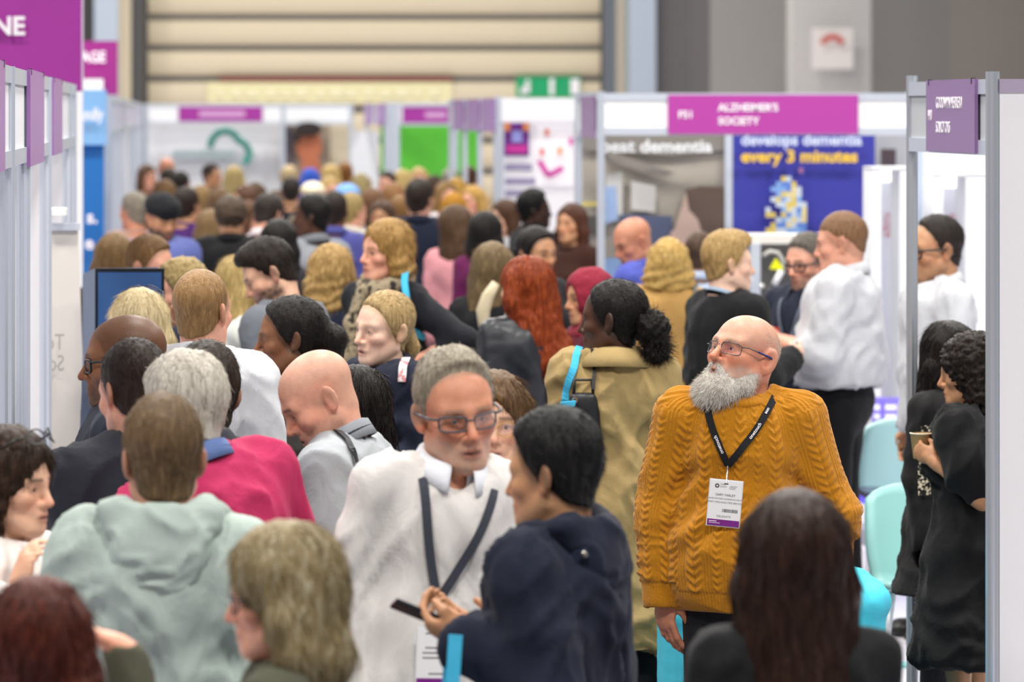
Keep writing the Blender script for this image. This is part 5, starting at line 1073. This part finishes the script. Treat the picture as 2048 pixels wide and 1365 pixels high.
GS = person('bald man in a grey shirt with a black strap, looking down', 638, 700, 724, face=-112, hf=-84, hp=34, lean=14, g=1.04, skin='pink', hs=1.04, hair=None, top=Tp('#a4a9ae', collar='shirt', off=.018, cc='#868b92', name='grey_shirt', fold=.011), op=dict(buzz=('#a58a78', .35, 'm'), stub=('#8a7466', .4), brow='#7d6250'), arms=('down', 'down'))
lanyard(GS, '#1d2130', front=False, rad=.092)
person('braided black-haired person hidden behind the bald grey-shirted man', 712, 735, 668, face=-150, fem=True, skin='dark', hair=Hr('bob', '#1a1412', c2='#2e2622', L=.10, t=.020, amp=.006, fq=30), top=Tp('#2a2a30', name='top'))
BN = person('fair woman with a low ponytail in a navy coat', 768, 585, 545, face=-52, hf=-58, hp=4, hr=4, fem=True, skin='pale', hs=1.06, hair=Hr('pony', '#a58a5e', c2='#d0b888', t=.008, line='f', amp=.003, tail=[(0, .10, -.03, .028), (0, .12, -.08, .024), (0, .105, -.14, .012)]), top=Tp('#1a1f30', collar='lapel', off=.028, name='coat', coat=.35, fold=.009), op=dict(brow='#a08258', browa=.4, mouth=.002), iris='#5a6a78', arms=('down', 'bent'))
SW = person('brown-haired woman in gold glasses and striped scarf behind the white linen shirt', 988, 748, 760, face=-15, hf=-5, fem=True, skin='fair', hair=Hr('bob', '#5e452e', c2='#8f7048', L=.10, t=.02, amp=.006, wav=.5), top=Tp('#c9b89c', off=.022, name='jacket', collar='lapel', cc='#d8d0c4'), iris='#4a3a2c')
glasses(SW, '#c9a24a', 'round', .0012)
TC = person('woman in a belted tan trench coat with a curly ponytail', 1226, 563, 555, face=172, hf=-118, hp=2, fem=True, g=.96, skin='dark', hs=1.08, hair=Hr('pony', '#151110', c2='#2a2220', t=.006, line='f', amp=.003), top=Tp('#a38c5e', collar='lapel', off=.032, coat=.52, name='trench_coat', fold=.016, fq=(8, 8, 2.2), flare=.05), op=dict(brow='#140e0b', noeyes=0), arms=('down', 'down'), iris='#20140e')
# curly ponytail of the trench coat woman
r_ = np.random.default_rng(11); n_ = 2600; d_ = r_.normal(0, 1, (n_, 3)); d_ /= np.linalg.norm(d_, axis=1)[:, None]
c_ = np.array([(.0, .125, .0)])+r_.random((n_, 1))*np.array([(0, .03, -.11)]); P_ = TC.Hc+((c_+d_*.030)*TC.hk) @ TC.Rh.T
o = strands('curly_ponytail', P_, d_ @ TC.Rh.T+A(0, 0, -.25), .055, .0032, hairmat('#1b1513', '#322824', .5), TC.root, seg=5, jit=.5, curl=.8, grav=.3)
F = Field.uni((-.08, .06, -.17), (.08, .23, .06), .008); F.chain([A(0, .10, .01), A(0, .135, -.03), A(0, .15, -.10)], [.030, .052, .040], .02); v, q = F.mesh(); n = vnorm(v, q); v = v+n*(vnoise(v*80)*.012)[:, None]
obj('ponytail', quadmesh('ponytail', TC.Hc+(v*TC.hk) @ TC.Rh.T, q), hairmat('#120e0d', '#241c19', .5), TC.root)
# -- right-hand stand
R1 = person('man with dark cropped hair in glasses and white shirt inside the white stand', 1872, 434, 446, face=-80, hf=-82, hp=6, g=1.04, skin='tan', hs=1.05, hair=Hr('short', '#2a2320', t=.007, line='rec', amp=.002), top=Tp('#c9cbd0', collar='shirt', off=.020, name='white_shirt', fold=.010), op=dict(stub=('#5a4436', .4), brow='#2a1c14', eyes=1), arms=('down', 'down'))
glasses(R1, '#22232a', 'rect', .003)
R2 = person('woman with long straight black hair and glasses facing the curly-haired woman', 1902, 645, 545, face=40, hf=42, hp=8, fem=True, skin='tan', hair=Hr('long', '#1a1412', c2='#33281f', L=.26, t=.016, w=1.04, amp=.003, rough=.3), top=Tp('#1f1d1e', off=.016, name='dress', pat=None) if False else Tp('#1f1d1e', off=.016, name='dress', coat=.3, mat=cloth('#1b1a1b')))
glasses(R2, '#2a2018', 'rect', .002)
R3 = person('curly-haired woman in a black puff-sleeved dress holding a cup', 1938, 672, 572, face=-120, hf=-108, hp=8, fem=True, g=1.05, skin='olive', hair=Hr('curly', '#1d1512', c2='#3a2c24', L=.10, t=.02, amp=.010, w=.95), top=Tp('#0f0f11', sl='puff', off=.020, coat=.46, name='dress', fold=.012, fq=(14, 14, 3), flare=.07), legs='#0d0d0f', skirt=1,
            arms=(((-.2, .1, -1), (.1, -.1, -1)), ((.22, .42, -.95), (-.2, -.80, .50), dict(curl=.85, n=(-.75, -.1, .25), d=(-.2, -.9, .55), thumb=.6, st=.0045))))
# -- cross aisle
WS = person('balding man in a bright white shirt standing with folded hands', 1684, 427, 425, face=-112, hf=-110, hp=8, g=1.10, skin='pink', hs=1.02, nk=0.69, hair=Hr('short', '#7d5c42', c2='#9a7a5c', t=.004, line='crown', amp=.001), top=Tp('#c6c8ce', collar='shirt', off=.026, boxy=.012, sl='roll', hem=.02, name='white_shirt', fold=.012), op=dict(buzz=('#6b4e38', .35, 'm')), legs='#0f1016', arms=(((-.1, -.3, -1), (.5, -1, .2)), ((.2, -.15, -1), (-.3, -1, .30), dict(curl=.8, n=(-.6, -.2, .7)))))
GB = person('grey-haired bearded man in glasses and a navy polo with red badge', 1614, 468, 408, face=-50, hf=-52, hp=10, g=1.12, skin='pink', hs=1.02, nk=0.70, hair=Hr('short', '#5f5952', c2='#8a847c', t=.012, amp=.004), top=Tp('#1b2233', collar='shirt', off=.018, name='polo_shirt'), op=dict(stub=('#5e5048', .8), brow='#4a4038', eyes=1), arms=('bent', 'fold'))
glasses(GB, '#2a2a30', 'rect', .003); lanyard(GB, '#5a6270', meet=.2)
b_ = surf(GB, [GB.T((-.07, 0, .30))], (0, 1, 0), .004)[0][0]; MB().lathe([(0, 0), (.02, 0), (.02, .003), (0, .003)], 12, Matrix.Translation(b_) @ Matrix.Rotation(math.pi/2, 4, 'X')).build('red_badge', plain('#c23a2a', .5), GB.root)
BJ = person('young blond man in a black jumper in profile to the right', 1455, 465, 440, face=118, hf=104, hp=2, g=1.0, skin='pale', hs=1.02, nk=0.75, hair=Hr('quiff', '#a98a58', c2='#d6bb86', t=.012, top=.010, amp=.005), top=Tp('#121316', off=.022, boxy=.02, name='jumper'), op=dict(brow='#a58a60', browa=.4, nose=1.05, eyes=1), arms=('hold', 'bent')); lanyard(BJ, '#8fa3b8', front=False)
CC = person('blonde woman in a camel coat with a black bag strap', 1337, 478, 384, face=176, fem=True, g=1.1, hs=.98, skin='fair', hair=Hr('bob', '#b89452', c2='#e6cd92', L=.09, t=.015, wav=1.2, amp=.008, w=1.1), top=Tp('#b08a50', off=.032, coat=.45, name='coat', fold=.008, collar='crew'))
person('bald man in a blue shirt with his head bowed', 1266, 435, 362, face=-112, hf=-70, hp=24, g=1.05, skin='ruddy', hs=1.02, hair=None, top=Tp('#4a54a8', collar='shirt', off=.018, name='blue_shirt'), op=dict(buzz=('#8a5a44', .3, 'm')))
person('man in a pale blue shirt behind the camel coat', 1400, 470, 352, face=165, skin='tan', hair=Hr('short', '#4a382c'), top=Tp('#a9b6cc', collar='shirt', name='pale_shirt'))
# -- middle of the aisle
person('woman in a burgundy headscarf in profile', 1178, 537, 448, face=-78, hf=-72, hp=6, fem=True, skin='tan', hair=Hr('hijab', '#8a2438', t=.014, amp=.006, name='headscarf'), top=Tp('#5e1a2c', off=.018, name='top'), op=dict(eyes=1, brow='#2a1a14'))
person('woman with waist-long copper red hair in a black leather jacket', 1048, 515, 462, face=-150, hf=-138, hp=4, side=-4, fem=True, hs=1.0, skin='fair', hair=Hr('long', '#7d3214', c2='#b85a26', L=.34, t=.015, w=1.08, amp=.008, wav=.22, dx=-.11, dy=.06), top=Tp('#2b2d34', off=.018, collar='stand', name='leather_jacket', mat=plain('#26282e', .38, var=.1, vscale=20)))
OW = person('woman with long ash-blonde ombre hair beside the copper-haired woman', 988, 487, 412, face=160, hf=150, fem=True, hs=1.0, skin='fair', hair=Hr('long', '#6d5a40', c2='#a8946a', L=.36, t=.013, w=1.0, amp=.005, dx=.05), top=Tp('#17171b', off=.018, name='top'))
SC_ = person('smiling blonde woman in a patterned scarf reaching out an arm', 772, 440, 440, face=-42, hf=-62, hp=2, hr=4, fem=True, hs=1.00, skin='pink', hair=Hr('bob', '#9a7642', c2='#c9a468', L=.05, t=.014, wav=.8, amp=.006), top=Tp('#15171f', off=.02, sl='roll', name='top'), op=dict(brow='#8a6840', eyes=1, lip='#b05a58'), iris='#5a6a78', arms=('down', ((.8, .1, -.55), (-.85, -.3, -.32), dict(curl=.5))))
person('dark-bearded man in a grey jumper looking down', 540, 476, 474, face=-128, hf=-92, hp=30, lean=12, g=1.04, hs=1.02, skin='fair', hair=Hr('quiff', '#221a16', t=.012, top=.010, amp=.004), top=Tp('#6b7078', off=.016, name='jumper'), op=dict(stub=('#1d1512', .9), buzz=('#2a1f1a', .5, 'm'), brow='#1a120e', eyes=1), arms=('hold', 'hold'))
person('wavy blonde woman in a navy top seen from behind', 660, 490, 424, face=172, hf=-160, fem=True, hs=1.0, skin='fair', hair=Hr('bob', '#a58450', c2='#d9bd86', L=.14, t=.015, wav=1.0, amp=.008, w=1.06), top=Tp('#1a2036', off=.018, name='top'))
person('straight-haired blonde woman in a white and green top', 482, 512, 444, face=100, hf=120, hp=10, fem=True, skin='fair', hair=Hr('long', '#a58c58', c2='#d6c088', L=.22, t=.013), top=Tp('#cfd2cc', off=.016, name='top'), arms=('up', 'hold'))
person('man with short brown hair behind the blue screen', 300, 473, 434, face=75, hf=62, hp=8, skin='pink', hs=1.02, hair=Hr('short', '#6b4e30', c2='#94744c', t=.012, amp=.004), top=Tp('#3a4152', name='shirt', collar='shirt'), op=dict(eyes=1))
person('curly short blonde woman in a slate blue jumper', 358, 520, 480, face=-70, hf=-75, hp=6, fem=True, skin='pink', hair=Hr('afro', '#8f7a4e', c2='#c4ad7c', t=.012, w=.86, amp=.008, line='f'), top=Tp('#3a4256', name='jumper'))
person('long brown-haired woman half behind the blue wall', 230, 468, 396, face=170, fem=True, skin='fair', hair=Hr('long', '#6b5234', c2='#967648', L=.22, t=.013), top=Tp('#4a3a34', name='top'))
person('black-haired woman with straight hair seen from behind', 558, 440, 352, face=165, fem=True, skin='tan', hair=Hr('long', '#15110f', L=.2, t=.013), top=Tp('#24232a', name='top'))
person('dark-haired woman in black turning right', 1074, 455, 384, face=40, hf=38, hp=6, fem=True, hs=.98, skin='tan', hair=Hr('pony', '#181312', t=.014, line='f', tail=[(0, .1, .02, .03), (0, .13, -.02, .03), (0, .11, -.1, .03)]), top=Tp('#1a1a1e', name='top'), op=dict(eyes=1, brow='#1a120e'))
person('suited man with dark brown hair seen from behind', 838, 360, 284, face=172, hf=160, g=1.08, skin='pink', hair=Hr('short', '#2b211b', t=.014, top=.01), top=Tp('#171d30', collar='shirt', off=.030, coat=.16, name='suit_jacket', fold=.006), arms=('down', 'down'))
person('woman in a pink top with long brown hair', 915, 412, 312, face=150, hf=120, fem=True, g=1.05, skin='pink', hair=Hr('long', '#4a3626', c2='#6d5238', L=.2, t=.02), top=Tp('#d8959c', name='pink_top'))
person('person in a plum top with black hair', 972, 424, 322, face=150, fem=True, skin='dark', hair=Hr('bob', '#15110f', L=.08, t=.02), top=Tp('#5e1248', name='plum_top'))
person('brown-haired woman in a pale grey top facing left', 1008, 400, 274, face=-60, fem=True, skin='fair', hair=Hr('bob', '#4a3020', L=.12, t=.018), top=Tp('#c3c4ca', name='grey_top'))
person('dark-skinned man in black by the white stand', 1068, 380, 288, face=120, hf=95, skin='deep', hair=Hr('short', '#0e0d0d', t=.015, top=.01), top=Tp('#16161a', collar='turtle', name='jumper'))
person('long-haired woman half hidden by the charity stand post', 1142, 408, 302, face=-40, fem=True, skin='tan', hair=Hr('long', '#4a2a1c', L=.3, t=.013), top=Tp('#3a2018', name='top'))
person('man in a black turban with full beard and pale blue shirt', 324, 388, 322, face=30, hf=28, hp=18, g=1.15, hs=1.0, skin='tan', hair=Hr('turban', '#15161a', t=.02, amp=.004, name='turban'), top=Tp('#5a64a0', collar='shirt', name='blue_shirt', off=.02), op=dict(stub=('#100d0c', .95), jaw=1.15, brow='#120d0b'))
person('grey-haired ruddy man at the left of the crowd', 268, 386, 284, face=-150, hf=-140, skin='ruddy', hair=Hr('short', '#7d7468', c2='#a49a8a', t=.012), top=Tp('#b08a7c', name='shirt'))
person('person in a deep purple shirt bending right', 374, 376, 276, face=150, lean=10, skin='tan', hair=Hr('short', '#2a201c', t=.014), top=Tp('#4a2468', name='purple_shirt', off=.02))
person('curly brown-haired person in a black jacket seen from behind', 462, 394, 312, face=175, g=1.18, skin='tan', hair=Hr('afro', '#4e4034', t=.014, w=.9, amp=.01), top=Tp('#121215', off=.03, collar='stand', name='jacket'))
person('dark-skinned man in a mid-grey jumper seen from behind', 624, 390, 322, face=-150, hf=-110, g=1.06, skin='dark', hair=Hr('short', '#14110f', t=.014, top=.008), top=Tp('#85888e', off=.018, name='jumper', collar='shirt', cc='#6b6e74'))
person('man in a violet-blue shirt with short black hair', 668, 384, 292, face=175, g=1.05, skin='brown', hair=Hr('short', '#2a211d', t=.012), top=Tp('#4a4c8e', name='violet_shirt', collar='shirt'))
person('blond man in a cream shirt beside the violet-blue shirt', 704, 388, 276, face=150, hf=130, skin='pink', hair=Hr('short', '#a08a58', c2='#c4ac78', t=.014), top=Tp('#d9d2c4', name='cream_shirt', collar='shirt'))
person('dark-haired man with a pink and white collar, head bowed', 536, 388, 304, face=150, hp=25, lean=8, skin='pink', hair=Hr('short', '#2c2420', t=.014), top=Tp('#e0d3d8', name='white_shirt', collar='shirt'))
# -- far crowd: heads a few tens of pixels high, blurred by the lens
FARC = [ # x, y, s, face, sex, skin, hair style, hair colour, top colour, words
 (295, 330, 188, 40, 1, 'pink', 'bob', '#5a4030', '#8a6a5a', 'far woman with a brown bob at the left wall'),
 (333, 316, 182, 170, 0, 'ruddy', None, None, '#6a5a58', 'far bald man before the cloud logo wall'),
 (338, 338, 200, 160, 0, 'pink', 'short', '#2a211c', '#4a3a30', 'far dark-haired man in brown before the bald man'),
 (362, 344, 205, 150, 0, 'pink', 'short', '#1d1917', '#d8cba8', 'far dark-haired man in a cream jacket'),
 (330, 360, 225, 175, 1, 'fair', 'bob', '#6b5034', '#5a4a3a', 'far brown-haired woman in a dull brown top'),
 (424, 328, 184, 60, 0, 'tan', 'short', '#2a221e', '#17171a', 'far dark-haired man in black looking right'),
 (468, 332, 188, 170, 1, 'fair', 'long', '#b09a68', '#8a7a6a', 'far long-haired blonde woman before the logo wall'),
 (402, 372, 232, 160, 1, 'fair', 'long', '#7d6340', '#3a4254', 'far woman with light brown hair in slate'),
 (440, 378, 240, 175, 1, 'fair', 'long', '#5e4630', '#8a8f6a', 'far woman with long brown hair in sage green'),
 (488, 372, 236, -60, 1, 'tan', 'long', '#54382a', '#a8707c', 'far brown-haired woman in dusty pink'),
 (512, 366, 230, 150, 1, 'fair', 'bob', '#4a3626', '#3a3a42', 'far brown-bobbed woman in charcoal'),
 (498, 402, 262, 80, 1, 'pink', 'long', '#5a3e2c', '#c9a2a8', 'far woman with long brown hair in pale pink'),
 (420, 420, 282, 165, 1, 'fair', 'long', '#7d6444', '#5e6a50', 'woman with long fair-brown hair in moss green'),
 (578, 332, 186, 170, 0, 'pink', 'short', '#c2ac84', '#6a5a50', 'far fair-haired man in taupe by the face poster'),
 (582, 356, 220, 175, 0, 'tan', 'short', '#2a2320', '#1c1c22', 'far dark-haired man in black by the face poster'),
 (622, 338, 192, 150, 1, 'fair', 'hijab', '#3a5ac0', '#c9d2e6', 'far person in a royal blue headscarf'),
 (626, 366, 238, 170, 1, 'fair', 'turban', '#e8dcc0', '#6a6258', 'far person in a cream hat'),
 (662, 330, 188, 160, 1, 'pink', 'bob', '#c2a468', '#b8a880', 'far blonde woman with a short bob in beige'),
 (690, 326, 182, 175, 0, 'pink', 'short', '#7d5228', '#8a8466', 'far ginger-brown man in khaki'),
 (660, 354, 214, 20, 1, 'pink', 'bob', '#b89a64', '#c8ba94', 'far blonde woman facing the camera in cream'),
 (722, 348, 208, 170, 1, 'fair', 'bob', '#9a8a60', '#9a9478', 'far sandy-haired woman in stone'),
 (695, 370, 244, 165, 1, 'fair', 'turban', '#7aa6e0', '#6a7a8a', 'far person in a light blue hat'),
 (774, 344, 200, -30, 1, 'pink', 'short', '#3a2e2a', '#2a6a48', 'far dark-haired woman in green'),
 (788, 366, 228, 170, 1, 'fair', 'bob', '#8a6440', '#d9d8cc', 'far brown-bobbed woman in white'),
 (806, 340, 196, 150, 1, 'pink', 'bob', '#c9ac70', '#8a8060', 'far strawberry blonde woman before the green wall'),
 (838, 336, 190, 10, 1, 'pink', 'bob', '#c4a070', '#c08a7a', 'far blonde woman in coral before the green wall'),
 (802, 392, 262, 175, 1, 'fair', 'long', '#7d5a34', '#5a3a2a', 'far woman with long chestnut hair in brown'),
 (764, 402, 268, -20, 1, 'tan', 'bob', '#4a3426', '#1f4a3c', 'far woman in bottle green with brown hair'),
 (868, 352, 212, 170, 0, 'pink', 'short', '#4a3a30', '#8a7a74', 'far brown-haired man in mushroom grey'),
 (893, 364, 228, 20, 1, 'pink', 'bob', '#8a6a44', '#e6dce0', 'far light-brown haired woman in off-white'),
 (914, 356, 216, 160, 1, 'fair', 'bob', '#a8823c', '#c29a52', 'far honey blonde woman in mustard'),
 (908, 386, 250, 170, 1, 'fair', 'bob', '#a8761f', '#8a6a3a', 'far amber-haired woman in tan'),
 (938, 334, 192, 150, 0, 'brown', 'short', '#4a2a1e', '#c9a878', 'far brown-skinned man in sand beside the green wall'),
 (945, 372, 236, -40, 1, 'pink', 'bob', '#b08a4a', '#b0a8b8', 'far blonde woman in lilac grey'),
 (900, 338, 180, 160, 0, 'fair', 'short', '#8a8478', '#7a8a7a', 'far grey-haired man in faded green'),
 (745, 378, 253, 160, 1, 'pink', 'bob', '#6a4a34', '#8aa8c0', 'far woman with a brown bob in powder blue')]
for x, y, s_, fc, fe, sk, hs_, hc_, tc__, lb in FARC:
    person(lb, x, y, s_, face=fc, fem=bool(fe), skin=sk, hair=None if hs_ is None else Hr(hs_, hc_, t=.013, **(dict(L=.18) if hs_ == 'long' else dict(L=.09) if hs_ == 'bob' else dict(name='headscarf') if hs_ == 'hijab' else dict(name='hat') if hs_ == 'turban' else {})), top=Tp(tc__, name='top'), hs=.98)
# ---------------------------------------------------------------- straps, bags and things held
def world(p, v): return (Matrix.Translation(p.root.location) @ Matrix.Rotation(p.root.rotation_euler[2], 4, 'Z')) @ Vector(tuple(v))
CYAN = cloth('#46b4dc', wr=.1, bump=.1); BLK = plain('#17181c', .42, var=.1, vscale=20)
# phone in the navy coat man's hand
S_, E_, w_, d_, n_ = NJ.arm[1][:5]; c = world(NJ, w_+d_*.115*NJ.k+unit(n_)*.022*NJ.k); f3 = Matrix.Rotation(NJ.root.rotation_euler[2], 3, 'Z') @ Vector(tuple(d_))
ph = empty('phone', c); tag(ph, 'dark smartphone held out by the man in the navy coat', 'phone'); M = Matrix.Rotation(math.radians(22), 4, 'Y') @ Matrix.Rotation(math.radians(-20), 4, 'X')
MB().box((-.075, -.036, -.0045), (.062, .036, .0045), M).build('phone_body', plain('#1c1f26', .25), ph, bevel=.003); MB().box((-.071, -.033, .0046), (.058, .033, .0052), M).build('display', plain('#0c0e12', .08), ph)
# cyan tote hanging from the same arm
q = world(NJ, w_-unit(w_-E_)*.02); tt = empty('tote_bag', (PX(908, 1240, FPX/(q.y-.07)).x, q.y-.07, .35)); tag(tt, 'bright cyan tote bag hanging from the navy coat sleeve', 'bag')
for dy in (-.045, .045): MB().ribbon([Vector((.0, dy, q.z-.35+.035)), Vector((-.012, dy*1.1, q.z-.35-.15)), Vector((-.004, dy, .38))], [Vector((0, -1, 0))]*3, .030, .003).build('strap', CYAN, tt)
MB().box((-.16, -.05, 0), (.16, .05, .40)).build('pouch', CYAN, tt, bevel=.02)
# toggle tab on the coat
h = pick(NJ, 1155, 1112, .004)
if h:
    Mt = Matrix.Translation(h[0]) @ h[1].to_track_quat('-Y', 'Z').to_matrix().to_4x4() @ Matrix.Rotation(math.radians(-18), 4, 'Y')
    tb_ = MB().box((-.030, -.004, -.013), (.030, .0, .013), Mt).build('coat_tab', cloth('#232a42'), NJ.root, bevel=.004)
    for x in (-.019, .019): MB().lathe([(0, 0), (.006, 0), (.0085, .002), (.0085, .005), (0, .005)], 14, Mt @ Matrix.Translation((x, -.004, 0)) @ Matrix.Rotation(math.pi/2, 4, 'X')).build('stud', plain('#b8b4aa', .25, .9), tb_, smooth=True)
# trench coat: cyan strap, black bag
strap(TC, [(1163, 682), (1150, 725), (1138, 770), (1128, 818)], .026, CYAN, 'cyan_strap', .012)
strap(TC, [(1183, 688), (1190, 730), (1188, 790)], .012, BLK, 'bag_strap', .012)
a = PX(1140, 788, 582); hb = pick(TC, 1170, 850, .0); hb = world(TC, hb[0]) if hb else PX(1167, 850, 582); sb_ = FPX/(hb.y-.034); bg = empty('shoulder_bag', PX(1167, 940, sb_)); tag(bg, 'black leather shoulder bag against the tan trench coat', 'bag')
F = Field.uni((-.09, -.05, 0), (.09, .05, .30), .012); F.ell((0, 0, .14), (.062, .034, .15), .02); F.ell((0, 0, .22), (.055, .028, .08), .02); F.cut((0, 0, 1), (0, 0, .275)); v, q = F.mesh(); obj('pouch', quadmesh('pouch', v, q), BLK, bg)
MB().tube([(-.035, 0, .27), (-.03, .01, .32), (.03, .01, .32), (.035, 0, .27)], .006, 8).build('handle', BLK, bg, smooth=True); MB().lathe([(.006, 0), (.011, 0), (.011, .004), (.006, .004)], 14, Matrix.Translation((-.035, -.03, .25)) @ Matrix.Rotation(math.pi/2, 4, 'X')).build('ring', plain('#c0bfc2', .2, .9), bg)
v = [PX(x, y, sb_+3) for x, y in ((1121, 806), (1152, 802), (1150, 812), (1135, 826), (1120, 822))]; n = len(v)
ct = MB().add(v+[p_+Vector((0, .02, 0)) for p_ in v], [tuple(range(n))[::-1], tuple(range(n, 2*n))]+[(i, (i+1) % n, n+(i+1) % n, n+i) for i in range(n)]).build('strap_fold', CYAN); child(ct, bg)
# straps on other people
strap(BN, [(858, 698), (838, 702), (818, 712), (806, 735), (806, 770)], .030, cloth('#d8cfd0', pat=('noise', '#c07a80', 40)), 'floral_strap', .010)
strap(GS, [(668, 862), (690, 880), (703, 905), (712, 945)], .020, BLK, 'bag_strap', .008)
strap(CC, [(1384, 520), (1389, 560), (1390, 600)], .022, BLK, 'bag_strap', .010)
strap(SC_, [(800, 515), (812, 560), (822, 610), (832, 680)], .030, CYAN, 'cyan_strap', .05)
scarf(SC_, '#9a8c74', ('noise', '#2a2622', 34)); scarf(SW, '#d8d2c6', ('stripe', '#23211f', 26), ends=.2)
# paper cup
S_, E_, w_, d_, n_ = R3.arm[1][:5]; c = world(R3, w_+d_*.075*R3.k+unit(n_)*.045*R3.k); cp = empty('paper_cup', c-Vector((0, 0, .045))); tag(cp, 'small kraft paper cup in the hand of the woman in black', 'cup')
MB().lathe([(0, 0), (.027, 0), (.028, .003), (.038, .086), (.040, .088), (.038, .090), (.036, .086), (.026, .006), (0, .006)], 28).build('cup_wall', plain('#a98a5e', .6), cp, smooth=True); MB().lathe([(.0375, .086), (.0405, .0875), (.0405, .0905), (.037, .091)], 28).build('rim', plain('#e6dcc4', .5), cp, smooth=True)
MB().lathe([(0, .07), (.034, .07)], 24).build('drink', plain('#d8c39a', .2), cp)

strap(R2, [(1848, 850), (1852, 890), (1850, 940), (1846, 1000)], .045, cloth('#1d1b1b', pat=('dots', '#c9bfa6', 90)), 'patterned_trim', .02)

def child_w(o, p): o.parent = p.root; o.matrix_parent_inverse = (Matrix.Translation(p.root.location) @ Matrix.Rotation(p.root.rotation_euler[2], 4, 'Z')).inverted(); return o
child_w(MB().tube([PX(x, y, 420) for x, y in ((992, 566), (976, 592), (966, 622), (968, 655), (972, 668))], [.02, .03, .034, .026, .018], 10).build('cream_scarf', cloth('#cfc2a4'), smooth=True), OW)
child_w(MB().tube([PX(x, y, 420) for x, y in ((972, 660), (968, 690), (955, 715))], [.016, .02, .03], 8).build('tan_strap', cloth('#7d4a26'), smooth=True), OW)
